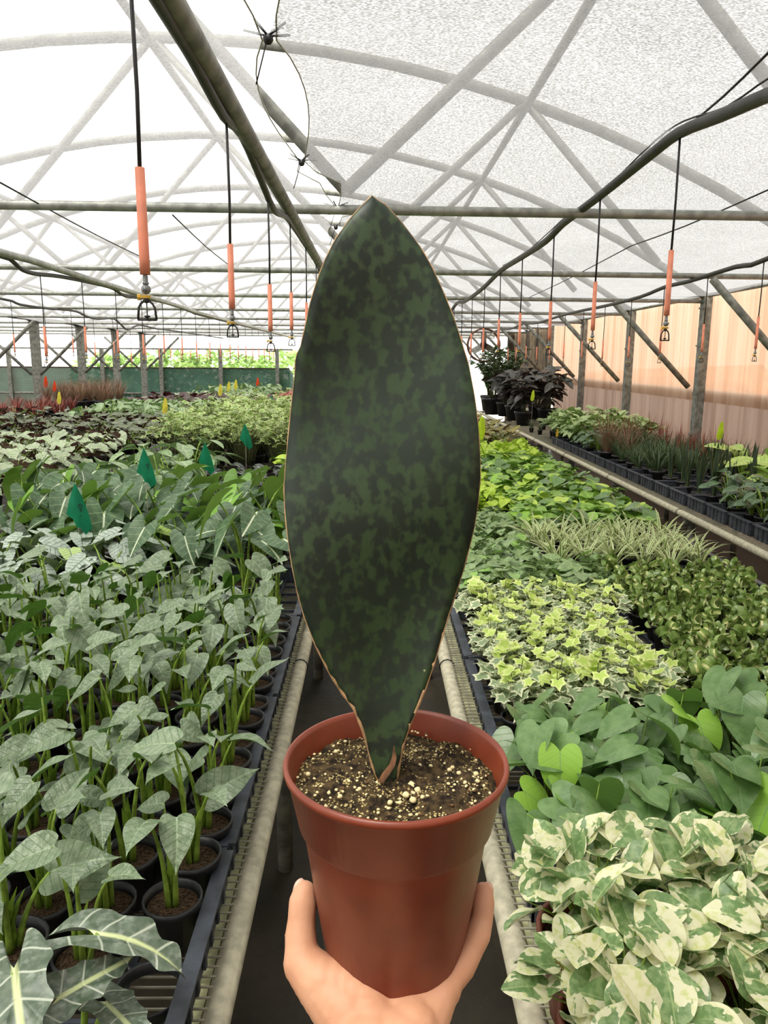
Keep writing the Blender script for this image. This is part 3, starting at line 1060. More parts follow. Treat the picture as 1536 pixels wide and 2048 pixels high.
LS = {
    'young': leafset('young', OVATE, .115, 5, 1, fold=.22, bend=.7, wave=.02),
    'polly': leafset('polly', POLLY, .2, 3, 2, fold=.1, bend=.45, wave=.03, freq=8, rings=4, sub=3),
    'frydek': leafset('frydek', ARROW, .165, 5, 3, fold=.2, bend=.55, wave=.02, W=1.22),
    'bv': leafset('bv', ROUND, .1, 3, 4, fold=.12, bend=.5),
    'silver': leafset('silver', ROUND, .12, 4, 5, fold=.1, bend=.6, wave=.015, freq=9),
    'cal1': leafset('cal1', OVAL, .15, 3, 6, fold=.2, bend=.6, wave=.03, freq=7, W=1.25, cy=.45),
    'cal2': leafset('cal2', OVAL, .15, 3, 7, fold=.2, bend=.6, wave=.03, freq=7, cy=.45, W=1.1),
    'cal3': leafset('cal3', OVAL, .15, 3, 8, fold=.2, bend=.6, wave=.03, cy=.45, W=1.3),
    'agl': leafset('agl', OVAL, .17, 3, 9, fold=.25, bend=.7, cy=.45),
    'philo': leafset('philo', HEART, .098, 5, 10, fold=.16, bend=.6, W=1.08),
    'njoy': leafset('njoy', OVAL, .085, 5, 11, fold=.3, bend=.6, wave=.02, W=1.25, cy=.42, sub=3),
    'ivy': leafset('ivy', IVY, .034, 4, 12, fold=.18, bend=.5, rings=3, sub=1, cy=.15),
    'ivy2': leafset('ivy2', IVY, .03, 3, 13, fold=.3, bend=.2, rings=3, sub=1, cy=.15),
    'satin': leafset('satin', HEART, .055, 4, 14, fold=.14, bend=.5, W=1.05),
    'neon': leafset('neon', HEART, .085, 4, 15, fold=.2, bend=.6, W=.95),
    'gold': leafset('gold', HEART, .085, 4, 16, fold=.2, bend=.6),
    'hoya': leafset('hoya', OVAL, .038, 5, 17, fold=.9, bend=3.0, W=1.25, cy=.45),
    'syn': leafset('syn', ARROW, .085, 3, 18, fold=.2, bend=.5),
    'darkp': leafset('darkp', OVAL, .27, 4, 19, fold=.2, bend=.5, cy=.45, W=.8),
    'zz': leafset('zz', OVAL, .11, 2, 20, fold=.2, bend=.3, cy=.45),
    'dief': leafset('dief', OVAL, .2, 3, 21, fold=.2, bend=.6, cy=.45, W=1.1),
    'broad': leafset('broad', OVAL, .1, 3, 22, fold=.2, bend=.6, cy=.45, W=1.15, wave=.02),
    'croton': leafset('croton', OVAL, .13, 3, 23, fold=.2, bend=.5, cy=.45),
    'fernv': leafset('fernv', IVY, .05, 3, 24, fold=.1, bend=.4, sub=1, cy=.15, rings=2),
    'shrub': leafset('shrub', OVAL, .28, 2, 25, fold=.2, bend=.3, cy=.45, rings=1, sub=1),
    'pink': leafset('pink', OVAL, .05, 2, 26, fold=.2, bend=.5, cy=.45, rings=1, sub=1),
}


def LMx(p, th, pitch, roll=0, s=1.0):
    """leaf at p pointing out along heading th, lifted by pitch"""
    return (Matrix.Translation(Vector(p)) @ Matrix.Rotation(th - math.pi / 2, 4, 'Z') @ Matrix.Rotation(pitch, 4, 'X')
            @ Matrix.Rotation(roll, 4, 'Y') @ Matrix.Scale(s, 4))


def pot_parts(rt, rb, h, mat='black', soil=.82, n=20):
    prof = [(rb * .9, 0), (rb, 0), (rb + (rt - rb) * .86, h * .84), (rt * 1.04, h * .85), (rt * 1.06, h), (rt * .97, h), (rb + (rt - rb) * .8, h * .8), (rb * .92, h * .06)]
    g = Geo().lathe(prof, n).disc(rb * .9, .001, n)
    s = Geo()
    s.lathe([(.001, h * soil + .004), (rt * .45, h * soil + .003), (rt * .97 * .95, h * soil)], n)
    return [('pot', g.mesh('pot', M_[mat]), I4), ('soil', s.mesh('soil', M_['soil']), I4)]


POT9 = pot_parts(.046, .035, .085)
POT7 = pot_parts(.036, .028, .065, n=14)
POT13 = pot_parts(.065, .05, .1)
POTR = pot_parts(.075, .055, .135, 'redpot')


def bez(p0, p1, out, n=5):
    """stalk from p0 up to p1, leaving upright and bowing outwards"""
    p0, p1 = Vector(p0), Vector(p1)
    c = Vector((p0.x + (p1.x - p0.x) * out, p0.y + (p1.y - p0.y) * out, p0.z + (p1.z - p0.z) * .75))
    return [(1 - t) ** 2 * p0 + 2 * t * (1 - t) * c + t * t * p1 for t in [i / n for i in range(n + 1)]]


def turn(th, f):
    """swing a heading part of the way towards the aisle side (-Y)"""
    d = (th + math.pi / 2 + math.pi) % (2 * math.pi) - math.pi
    return -math.pi / 2 + d * (1 - f)


def stalk_plant(ls, seed, pot, nleaf, h, spread, pitch, r=.0024, rbase=.005, joined=False, sc=(.8, 1.15), sheath=0, z0=.07, stem='stem', roll=.4, face=0.):
    """pot, stalks rising from the soil, one blade on each stalk"""
    rr = random.Random(seed)
    s = list(pot) if pot else []
    L = LS[ls]
    allst = Geo()
    for i in range(nleaf):
        th = 2 * math.pi * (i / nleaf) + rr.uniform(-.5, .5)
        hh = rr.uniform(*h); sp = rr.uniform(*spread)
        p = (sp * math.cos(th), sp * math.sin(th), z0 + hh)
        b = (.008 * math.cos(th), .008 * math.sin(th), z0 - .004)
        g = Geo().tube(bez(b, p, rr.uniform(.1, .35)), [rbase + (r - rbase) * (k / 5) ** .6 for k in range(6)], 6)
        if joined: allst.add(g)
        else: s.append(('stalk', g.mesh('stalk', LM[stem]), I4))
        s.append(('leaf', rr.choice(L)[1], LMx(p, turn(th + rr.uniform(-.7, .7), face), rr.uniform(*pitch), rr.uniform(-roll, roll), rr.uniform(*sc))))
    if joined: s.append(('stems', allst.mesh('stems', LM[stem]), I4))
    for i in range(sheath):
        th = rr.uniform(0, 6.28)
        g = strap_geo(rr.uniform(.06, .11), .022, rr.uniform(.05, .2), rr.uniform(.2, .5), 5, .8)
        s.append(('sheath', g.mesh('sheath', LM['sheath']), Matrix.Translation((0, 0, z0 - .006)) @ Matrix.Rotation(th, 4, 'Z')))
    return s


def mound_plant(sets, seed, pot, n, rad, h, pitch, sc=(.75, 1.15), z0=.06, stems=True, stem='stem', top=None, roll=.5, out=.8, face=0.):
    """bushy plant: n leaves over a dome of radius rad; sets = [(leafset, share)]; top = leafset of the highest leaves"""
    rr = random.Random(seed)
    s = list(pot) if pot else []
    st = Geo()
    for i in range(n):
        q = math.sqrt((i + .5) / n)
        th = i * 2.39996 + rr.uniform(-.4, .4)
        rx = rad * q * rr.uniform(.8, 1.15)
        hz = h[0] + (h[1] - h[0]) * (1 - .55 * q * q) * rr.uniform(.55, 1.1)
        p = (rx * math.cos(th), rx * math.sin(th), z0 + hz)
        name = rr.choices([a for a, _ in sets], [b for _, b in sets])[0]
        if top and hz > h[0] + (h[1] - h[0]) * .78: name = top
        s.append(('leaf', rr.choice(LS[name])[1], LMx(p, turn(th * out + rr.uniform(-1.1, 1.1) + (1 - out) * rr.uniform(0, 6.28), face), rr.uniform(*pitch), rr.uniform(-roll, roll), rr.uniform(*sc))))
        if stems:
            st.tube(bez((rx * .25 * math.cos(th), rx * .25 * math.sin(th), z0 - .01), p, .3, 3), [.0016, .0014, .0012, .001], 4)
    if stems: s.append(('stems', st.mesh('stems', LM[stem]), I4, True))
    return s


def strap_plant(mat, seed, pot, n, L, W, a0, a1, z0=.06, joined=False, fold=.3, nseg=6, spread=.012):
    rr = random.Random(seed)
    s = list(pot) if pot else []
    J = Geo()
    for i in range(n):
        g = strap_geo(rr.uniform(*L), rr.uniform(*W), rr.uniform(*a0), rr.uniform(*a1), nseg, fold)
        th = i * 2.39996 + rr.uniform(-.3, .3)
        M = Matrix.Translation((spread * math.cos(th + 1.57), spread * math.sin(th + 1.57), z0)) @ Matrix.Rotation(th, 4, 'Z')
        if joined: J.add(g, M)
        else: s.append(('leaf', g.mesh('leaf', LM[mat]), M))
    if joined: s.append(('foliage', J.mesh('foliage', LM[mat]), I4, True))
    return s


def join_leaves(spec):
    """same plant, its many tiny leaves as one part (too small in the photo to pick apart)"""
    out, J, mats = [], Geo(), []
    look = {me: (g, k) for k, v in LS.items() for g, me in v}
    for it in spec:
        if it[0] == 'leaf' and it[1] in look:
            g, k = look[it[1]]
            m = LM[{'shrub': 'shrub'}.get(k, k)]
            if m not in mats: mats.append(m)
            J.add(g, it[2], mats.index(m))
        else: out.append(it)
    if J.v: out.append(('foliage', J.mesh('foliage', mats), I4, True))
    return out


def project(p):
    q = CAMR.transposed() @ (Vector(p) - CAMP)
    if q.z > -.05: return (9999, 9999)
    return 768 - FPX * q.x / q.z, 1024 + FPX * q.y / q.z


def seen(x, y, z=.85, mx=230, my=260):
    a, b = project((x, y, z))
    return -mx < a < 1536 + mx and b < 2048 + my


ORDN = ['first', 'second', 'third', 'fourth', 'fifth', 'sixth', 'seventh', 'eighth', 'ninth', 'tenth', 'eleventh', 'twelfth', 'thirteenth',
        'fourteenth', 'fifteenth', 'sixteenth', 'seventeenth', 'eighteenth', 'nineteenth', 'twentieth', 'last']


def rowlab(base, i, j):
    return '%s, %s from the aisle in the %s row' % (base, ORDN[min(i, 20)], ORDN[min(j, 20)])


def cells(x0, x1, y0, y1, dx, dy=None, jit=.2, seed=0, z=.85, keep=None):
    dy = dy or dx
    rr = random.Random(seed)
    out = []; jr = 0
    nx = max(1, int(round(abs(x1 - x0) / dx))); ny = max(1, int(round((y1 - y0) / dy)))
    for j in range(ny):
        ir = 0
        for i in range(nx):
            x = x0 + (x1 - x0) * (i + .5) / nx + rr.uniform(-jit, jit) * dx
            y = y0 + (y1 - y0) * (j + .5) / ny + rr.uniform(-jit, jit) * dy
            if seen(x, y, z) and (keep is None or keep(x, y)):
                out.append((x, y, rr, ir, jr)); ir += 1
        jr += ir > 0
    return out


def sow(specs, name, cs, z, label, cat, group, sc=(.9, 1.1), rot=3.14):
    for x, y, rr, i, j in cs:
        place(rr.choice(specs), name, (x, y, z), rowlab(label, i, j), cat, group, rr.uniform(-rot, rot), rr.uniform(*sc))
# ---------------------------------------------------------------- black trays
def tray_mesh(w, l, h=.055, nx=0, ny=0, holes=()):
    g = Geo()
    t = .004
    for s in (-1, 1):
        g.box((s * (w / 2 - t / 2), 0, h / 2), (t, l, h)).box((s * (w / 2), 0, h), (.026, l, .006))
        g.box((0, s * (l / 2 - t / 2), h / 2), (w, t, h)).box((0, s * (l / 2), h), (w, .016, .006))
        for k in range(int(l / .05)):
            g.box((s * w / 2, -l / 2 + .025 + k * .05, h * .45), (.008, .012, h * .9))
    for k in range(1, nx): g.box((-w / 2 + w * k / nx, 0, .012), (.008, l, .01))
    for k in range(1, ny): g.box((0, -l / 2 + l * k / ny, .012), (w, .008, .01))
    return g.mesh('tray', M_['tray'], False)


BZ = .6665                             # top of the bench wires
TR_L = tray_mesh(.53, .62, .066, 5, 6)
ORDT = ['nearest', 'second', 'third', 'fourth', 'fifth', 'sixth', 'seventh', 'eighth']
for c, xc in enumerate((-.525, -1.065, -1.57)):
    for r in range(6):
        y = .93 + .64 * r
        if c and r > 3: continue
        if not seen(xc + .2, y, .7, 300): continue
        ob('plant_tray', TR_L, None, Matrix.Translation((xc, y, BZ)),
           'black plastic tray %s, %s from the front' % (('along the left rail', 'in the second column from the left rail', 'in the third column from the left rail')[c], ORDT[r]) if r else
           'black plastic tray %s, nearest the camera' % ('along the left rail', 'in the second column from the left rail', 'in the third column from the left rail')[c],
           'tray', 'black trays on the left bench')
# ring and struts of the empty slot in the nearest tray
eg = Geo().lathe([(.047, .040), (.047, .058), (.050, .060), (.050, .055), (.049, .040), (.047, .040)], 24)
for a in range(4):
    M = Matrix.Rotation(a * math.pi / 2 + .78, 4, 'Z')
    eg.box((.064, 0, .05), (.03, .005, .008), 0, M)
ep = PZ(300, 1985, BZ + .055)
ob('empty_pot_ring', eg.mesh('empty_pot_ring', M_['black']), None, Matrix.Translation((ep.x, ep.y, BZ + .004)),
   'empty black pot ring in the nearest tray beside the rail', 'pot ring')
0 and ob('empty_pot', POT9[0][1], None, Matrix.Translation((ep.x + .02, ep.y + .125, BZ + .004)), 'empty black pot behind the empty pot ring', 'pot')

# ---------------------------------------------------------------- left bench: young alocasias in rows
YV = [stalk_plant('young', 100 + i, POT9, 3 + (i % 3 == 0), (.08, .22), (.015, .06), (-.8, .8), .0019, .006, sheath=4, z0=.07, sc=(.5, .88), roll=.8, face=.25) for i in range(10)]
cs = []
rr = random.Random(3)
ROWY = [.985 + .104 * j for j in range(15)]
for j, y in enumerate(ROWY):
    for i in range(13):
        x = -.312 - .1065 * i
        if (Vector((x, y)) - Vector((ep.x, ep.y))).length < .1: continue
        if not seen(x, y, .9): continue
        cs.append((x + rr.uniform(-.006, .006), y + rr.uniform(-.006, .006), rr))
        cs[-1] = cs[-1] + (i, j)
for x, y, rr, i, j in cs:
    lab = ('young grey-green alocasia in a black pot beside the left rail, %s pot back' % (NTH + ['farthest'])[min(j, 18)] if i == 0 else
           rowlab('young grey-green alocasia in black pot', i, j))
    place(rr.choice(YV), 'potted_alocasia', (x, y, BZ + .005), lab, 'potted plant', 'young alocasias in black pots', rr.uniform(-.9, .9), rr.uniform(.9, 1.12))

# three large white-veined blades at the near left corner
def big_leaf(px, py, qx, qy, z0, z1, label, ls=0, roll=0., s=1.0):
    a, b = PZ(px, py, z0), PZ(qx, qy, z1)                # petiole end, tip
    d = b - a
    t = thing('veined_alocasia', (a.x - .03, a.y, BZ), label, 'plant', 'white-veined alocasias at the near corner')
    o = Vector((a.x - .03, a.y, BZ))
    th = math.atan2(d.y, d.x)
    pit = math.atan2(d.z, math.hypot(d.x, d.y))
    ob('leaf', LS['polly'][ls][1], t, LMx(a - o, th, pit + .2, roll, d.length / .2 * 1.03 * s))
    ob('stalk', Geo().tube(bez((0, 0, 0), a - o, .2), [.006, .005, .0045, .004, .0036, .0032], 7).mesh('stalk', LM['stem']), t)


big_leaf(195, 1868, 388, 1915, .87, .84, 'large dark wavy leaf with white veins, uppermost at the near corner', 0, -.25)
big_leaf(120, 1995, 262, 1935, .84, .83, 'large dark white-veined leaf below the uppermost one, tip to the right', 1, .3)
big_leaf(30, 1945, 45, 2150, .88, .84, 'cropped dark white-veined leaf at the lower left corner', 2, .2)
big_leaf(215, 2010, 300, 2110, .78, .77, 'shadowed dark white-veined leaf at the bottom edge', 1, -.2)

# ---------------------------------------------------------------- left bench further back
SV = [stalk_plant('silver', 200 + i, POT13, 6, (.10, .19), (.04, .12), (-.75, -.1), .0028, .005, sc=(.8, 1.1)) for i in range(5)]
sow(SV, 'silver_alocasia', cells(-.85, -1.72, 2.52, 3.2, .2, .17, .15, 7), BZ, 'alocasia with quilted silver leaves', 'potted plant', 'silver alocasias')
sow(SV, 'silver_alocasia', cells(-.33, -.72, 2.45, 2.62, .15, .15, .1, 8), BZ, 'low silver alocasia beside the rail', 'potted plant', 'silver alocasias by the rail', (.6, .75))
FV = [stalk_plant('frydek', 220 + i, POT13, 7, (.14, .31), (.05, .16), (-1.0, .1), .0032, .006, sc=(.7, 1.12), roll=.85, face=.38) for i in range(6)]
sow(FV, 'arrow_leaf_alocasia', cells(-.36, -1.72, 2.72, 4.0, .215, .21, .15, 9, keep=lambda x, y: not (x < -.85 and y < 3.2)), BZ,
    'arrow-leaf alocasia with white midribs', 'potted plant', 'arrow-leaf alocasias', rot=1.1)
BV = [stalk_plant('bv', 240 + i, POT9, 9, (.03, .13), (.04, .1), (-.5, .1), .002, .004, joined=True) for i in range(4)]
sow(BV, 'dark_alocasia', cells(-.33, -1.1, 4.1, 5.5, .17, .17, .15, 10), BZ, 'low blackish alocasia with pale veins', 'potted plant', 'blackish alocasias')
GV = [mound_plant([('gold', 1), ('neon', .5)], 250 + i, POT9, 16, .09, (.05, .17), (-.5, .5)) for i in range(3)]
sow(GV, 'lime_pothos', cells(-.33, -.72, 5.5, 6.9, .18, .18, .15, 11), BZ, 'lime green plant by lacy bushes', 'potted plant', 'lime plants on the left bench')
PV = [mound_plant([('fernv', 1)], 260 + i, POT13, 70, .17, (.12, .42), (-.5, .4), z0=.09, stem='dstem') for i in range(3)]
PV = [join_leaves(s) for s in PV]
sow(PV, 'lacy_aralia', cells(-.6, -1.7, 5.8, 9.6, .27, .27, .2, 12), BZ, 'pale lacy variegated bush, left bench', 'potted plant', 'lacy variegated bushes', (.85, 1.15))
AGV = [stalk_plant('agl', 270 + i, POT13, 12, (.08, .28), (.06, .16), (-.5, .4), .003, .006, joined=True) for i in range(4)]
C1 = [stalk_plant('cal1', 280 + i, POT13, 12, (.06, .2), (.06, .16), (-.5, .4), .002, .003, joined=True) for i in range(4)]
C2 = [stalk_plant('cal2', 290 + i, POT13, 13, (.06, .2), (.06, .16), (-.5, .4), .002, .003, joined=True) for i in range(4)]
C3 = [stalk_plant('cal3', 300 + i, POT13, 12, (.06, .24), (.06, .16), (-.2, .9), .002, .003, joined=True, stem='dstem') for i in range(3)]
sow(AGV, 'aglaonema', cells(-1.15, -1.72, 4.05, 5.7, .24, .24, .15, 13), BZ, 'pale broad-leaved plant behind arrow-leaf alocasias', 'potted plant', 'pale broad-leaved plants')
# second bench from the aisle
sow(C1, 'striped_calathea', cells(-2.2, -3.6, 4.1, 7.0, .23, .24, .15, 14), BZ + .03, 'striped silvery calathea, second left bench', 'potted plant', 'striped calatheas')
sow(C2, 'dark_calathea', cells(-2.2, -3.6, 7.1, 9.2, .24, .25, .15, 15), BZ + .03, 'dark pale-veined calathea, second left bench', 'potted plant', 'dark calatheas')
far = [join_leaves(s) for s in AGV + C2[:2]]
farm = [join_leaves(s) for s in C3]
sow(far[:4], 'broad_leaf_plant', cells(-2.2, -3.6, 9.3, 11.2, .27, .28, .15, 16), BZ + .03, 'pale broad-leaved plant midway, second left bench', 'potted plant', 'broad-leaved plants midway')
sow(farm, 'maroon_calathea', cells(-1.1, -1.72, 9.6, 12.6, .28, .3, .15, 17), BZ, 'maroon plant at left bench back', 'potted plant', 'maroon plants')
sow(farm, 'maroon_calathea', cells(-2.2, -3.6, 11.3, 13.2, .3, .3, .15, 18), BZ + .03, 'maroon plant, second left bench back', 'potted plant', 'maroon plants behind')
sow([join_leaves(s) for s in C1[:2]], 'pale_calathea', cells(-2.2, -3.6, 13.3, 15.2, .32, .35, .15, 19), BZ + .03, 'tiny pale calathea, second left bench', 'potted plant', 'distant calatheas')
sow(far[4:], 'dark_calathea', cells(-4.05, -5.5, 7.4, 9.9, .32, .34, .15, 20), BZ + .03, 'dark calathea, far left bench', 'potted plant', 'far left calatheas')
RD = [strap_plant('red', 310 + i, POT13, 40, (.18, .34), (.012, .02), (0, .5), (.6, 1.5), joined=True, nseg=4) for i in range(2)]
BR = [strap_plant('brown', 320 + i, POT13, 60, (.22, .42), (.007, .012), (0, .5), (.3, 1.4), joined=True, nseg=4) for i in range(3)]
sow(RD, 'red_cordyline', cells(-4.5, -5.5, 10, 12.3, .34, .36, .15, 21), BZ + .03, 'reddish strappy plant by gutter posts', 'potted plant', 'reddish strappy plants')
sow(BR, 'brown_grass_plant', cells(-4.3, -5.4, 12.5, 13.9, .26, .3, .15, 22), BZ + .12, 'brownish grass clump before green cloth', 'potted plant', 'brown grass clumps', (1.0, 1.3))
sow(far[:3], 'broad_leaf_plant', cells(-.4, -1.7, 9.7, 12.5, .32, .34, .15, 23, keep=lambda x, y: x > -1.1), BZ, 'broad-leaved plant at left bench back', 'potted plant', 'broad-leaved plants at the back')
sow(far[:3], 'broad_leaf_plant', cells(-2.2, -3.6, 15.2, 19.5, .42, .48, .15, 26), BZ + .03, 'tiny leafy plant before green cloth', 'potted plant', 'distant leafy plants')
PK = [mound_plant([('pink', 1)], 330 + i, POT13, 60, .15, (.1, .3), (-.2, .8), stem='dstem') for i in range(2)]
PK = [join_leaves(s) for s in PK]
sow(PK, 'pink_flowering_plant', cells(-.5, -1.7, 12.7, 15.5, .3, .32, .15, 24), BZ, 'pink flowering plant, left bench end', 'flowering plant', 'pink flowering plants')

# ---------------------------------------------------------------- right bench
NJ = [mound_plant([('njoy', 1)], 400 + i, POTR, 64, .10, (.0, .15), (-.1, 1.15), (.55, .88), z0=.12, out=.9, roll=.7) for i in range(4)]
rr = random.Random(41)
njs = [(.305, .635), (.47, .62), (.665, .64), (.312, .80), (.48, .81), (.675, .80), (.318, .955), (.49, .965), (.68, .955), (.84, .95), (.84, .8), (.41, .88), (.6, .885)]
for i, (x, y) in enumerate(njs):
    near = i in (0, 3, 6)
    sp = rr.choice(NJ) if i < 11 else [q for q in rr.choice(NJ) if q[0] not in ('pot', 'soil')]
    if i >= 11: continue
    place(sp, 'variegated_pothos', (x, y, BZ), 'cream and green pothos in brown pot beside the right rail, %s of three' % ('nearest', 'middle', 'farthest')[(0, 3, 6).index(i)] if near
          else rowlab('cream and green variegated pothos', 3 if i in (9, 10) else i % 3, (0, 0, 0, 1, 1, 1, 2, 2, 2, 2, 1)[i]), 'potted plant', 'variegated pothos', rr.uniform(0, 6.28), rr.uniform(.95, 1.08))
PH = [mound_plant([('philo', 1)], 420 + i, POT13, 15, .105, (-.01, .15), (-.95, .05), (.75, 1.15), z0=.09, roll=.5, out=.6, face=.4) for i in range(5)]
sow(PH, 'heartleaf_philodendron', cells(.30, 1.15, 1.12, 1.64, .15, .15, .12, 42), BZ, 'glossy green heart-leaved philodendron', 'potted plant', 'heartleaf philodendrons', rot=.8)
IV = [mound_plant([('ivy', 1)], 440 + i, POT7, 34, .064, (.01, .12), (-.6, .3), (.8, 1.25), z0=.055, top='ivy2', stem='dstem') for i in range(6)]
ivk = lambda x, y: x < .74 + .1 * (y - 1.6)
sow(IV, 'variegated_ivy', cells(.325, .95, 1.72, 2.62, .084, .084, .15, 43, keep=ivk), BZ + .005, 'cream-edged ivy with lime tips', 'potted plant', 'variegated ivies')
HY = [mound_plant([('hoya', 1)], 460 + i, POT7, 26, .04, (.0, .1), (-.9, .9), (.75, 1.2), z0=.05, stem='dstem', out=.3, roll=1.2) for i in range(6)]
sow(HY, 'curly_hoya', cells(.78, 1.46, 1.42, 3.05, .114, .108, .15, 44, keep=lambda x, y: not ivk(x - .05, y) and not (y > 2.85 and x < .9)), BZ + .005,
    'curly rope-leaved hoya beside the ivy', 'potted plant', 'curly hoyas')
SA = [mound_plant([('satin', 1)], 480 + i, POT9, 24, .08, (.0, .09), (-.6, .3), (.8, 1.2), z0=.065) for i in range(5)]
sow(SA, 'satin_pothos', cells(.33, .95, 2.72, 4.15, .135, .135, .15, 45, keep=lambda x, y: not (x > .7 and y > 3.1)), BZ, 'silver-speckled satin pothos behind ivy', 'potted plant', 'satin pothos')
SP = [strap_plant('spider', 500 + i, POT9, 20, (.12, .21), (.013, .019), (.1, .6), (1.0, 2.1), z0=.065) for i in range(4)]
sow(SP, 'spider_plant', cells(.72, 1.47, 3.1, 3.7, .12, .125, .15, 46), BZ, 'striped arching spider plant', 'potted plant', 'spider plants')
NG = [mound_plant([('gold', 1), ('philo', .25)], 520 + i, POT9, 18, .095, (.0, .13), (-.6, .4), z0=.065) for i in range(4)]
NN = [mound_plant([('neon', 1)], 530 + i, POT9, 18, .095, (.0, .13), (-.6, .4), z0=.065) for i in range(3)]
sow(NG, 'golden_pothos', cells(.75, 1.47, 3.75, 5.1, .165, .165, .15, 47), BZ, 'yellow-green pothos behind spider plants', 'potted plant', 'yellow-green pothos')
sow(NN, 'neon_pothos', cells(.33, .75, 4.25, 5.3, .165, .165, .15, 48), BZ, 'chartreuse pothos near the big leaf', 'potted plant', 'chartreuse pothos')
sow(NG, 'golden_pothos', cells(.33, 1.47, 5.3, 6.4, .18, .18, .15, 49), BZ, 'green pothos before farthest chartreuse ones', 'potted plant', 'green pothos')
sow(NN, 'neon_pothos', cells(.33, 1.47, 6.4, 7.3, .18, .18, .15, 50), BZ, 'chartreuse pothos in the far block', 'potted plant', 'farthest chartreuse pothos')
CR = [stalk_plant('croton', 540 + i, POT9, 12, (.05, .16), (.03, .09), (-.1, .8), .002, .003, joined=True) for i in range(2)]
sow(CR, 'croton', cells(.35, 1.4, 7.5, 9.4, .22, .24, .15, 51), BZ, 'dark mottled plant near lime flag', 'potted plant', 'dark mottled plants')

TR_R = tray_mesh(.42, .5, .055, 4, 5)
kk = 0
for r in range(5):
    for c in range(3):
        x, y = (.29 if r else .272) + .21 + .43 * c, 1.39 + .525 * r
        if x > 1.5 or not seen(x, y, .7, 300): continue
        ob('plant_tray', TR_R, None, Matrix.Translation((x, y, BZ)),
           'black tray on the right bench, %s row back, %s the rail' % (ORDT[r], ('against', 'second from', 'third from')[c]) if r else
           'black tray of the right bench nearest the camera, %s the rail' % ('against', 'second from', 'third from')[c], 'tray', 'black trays on the right bench')

# ---------------------------------------------------------------- bench along the corrugated wall
TR_W = tray_mesh(.5, .27, .075, 4, 2)
k = 0
y = 3.0
while y < 9.0:
    if seen(2.1, y, .7):
        ob('plant_tray', TR_W, None, Matrix.Translation((2.31, y, BZ)), 'deep black tray along the wall bench rail, %s from the right edge' % (NTH + ['farthest'])[min(k, 18)] if k else
           'deep black tray along the wall bench rail, nearest the right edge', 'tray', 'black trays on the wall bench')
        k += 1
    y += .3
k = 0
BD = [stalk_plant('broad', 600 + i, POT9, 14, (.04, .17), (.03, .09), (-.5, .4), .002, .004, joined=True) for i in range(4)]
sow(BD, 'broad_leaf_seedling', cells(2.1, 3.0, 2.9, 4.75, .17, .17, .15, 61), BZ + .005, 'dark broad-leaved seedling, wall bench', 'potted plant', 'broad-leaved seedlings')
DF = [stalk_plant('dief', 610 + i, POT13, 9, (.1, .26), (.05, .12), (-.2, .8), .004, .007, joined=True) for i in range(2)]
sow(DF, 'dieffenbachia', cells(2.55, 2.95, 4.7, 5.5, .22, .25, .1, 62), BZ, 'lime and green dieffenbachia by wall', 'potted plant', 'dieffenbachias')
SN = [strap_plant('sans', 620 + i, POT9, 7, (.2, .36), (.03, .042), (-.05, .15), (.05, .4), fold=.5, z0=.07) for i in range(3)]
sow(SN, 'snake_plant', cells(2.1, 2.75, 4.8, 5.7, .2, .2, .15, 63), BZ, 'dark upright snake plant', 'potted plant', 'snake plants')
MO = [strap_plant('mondo', 630 + i, POT9, 55, (.14, .26), (.004, .007), (0, .5), (.8, 1.9), joined=True, nseg=5) for i in range(3)]
sow(MO, 'dark_grass_plant', cells(2.1, 3.05, 5.75, 7.35, .19, .19, .15, 64), BZ, 'dark grassy clump before the wall', 'potted plant', 'dark grassy clumps', (1.0, 1.3))
rr = random.Random(65)
for i, (x, y, s) in enumerate(((2.15, 7.0, 1.25), (2.4, 7.25, 1.1), (2.25, 6.75, 1.0))):
    place(BR[i], 'brown_grass_plant', (x, y, BZ), 'arching brown grass clump spilling over the rail, %s of three' % ('leftmost', 'middle', 'rightmost')[i], 'potted plant', 'brown grass by the rail', rr.uniform(0, 6), s)
RG = [strap_plant('red', 640 + i, POT9, 18, (.16, .3), (.005, .008), (0, .25), (.2, .7), joined=True, nseg=4) for i in range(2)]
sow(RG, 'red_grass_plant', cells(2.55, 3.05, 6.0, 8.2, .2, .22, .15, 66), BZ + .06, 'thin reddish grass against corrugated wall', 'potted plant', 'reddish grass spikes')
SY = [join_leaves(mound_plant([('syn', 1)], 650 + i, POT9, 40, .12, (.03, .24), (-.5, .4), (.7, 1.1), z0=.06)) for i in range(3)]
sow(SY, 'pale_syngonium', cells(2.1, 3.0, 8.0, 9.6, .2, .2, .15, 67), BZ, 'pale green syngonium, wall bench', 'potted plant', 'pale green syngoniums', (1.0, 1.3))
sow(BD, 'broad_leaf_seedling', cells(2.1, 2.5, 7.4, 8.0, .17, .17, .15, 68), BZ, 'dark low seedling before pale syngoniums', 'potted plant', 'dark low seedlings')


def bush(ls, seed, n, H, R, tilt, stemr=.008):
    rr = random.Random(seed)
    s = list(pot_parts(.15, .11, .24))
    for k in range(n):
        th = rr.uniform(0, 6.28); sp = rr.uniform(.2, 1) * R
        top = Vector((sp * math.cos(th), sp * math.sin(th), H * rr.uniform(.7, 1)))
        P = bez((.03 * math.cos(th), .03 * math.sin(th), .2), top, .2, 6)
        s.append(('branch', Geo().tube(P, [stemr * (1 - .08 * i) for i in range(7)], 5).mesh('branch', LM['dstem']), I4))
        for i in range(2, 7):
            for q in (-1, 1):
                s.append(('leaf', rr.choice(LS[ls])[1], LMx(P[i], th + q * rr.uniform(.6, 1.6), rr.uniform(*tilt), rr.uniform(-.5, .5), rr.uniform(.7, 1.05))))
    return s


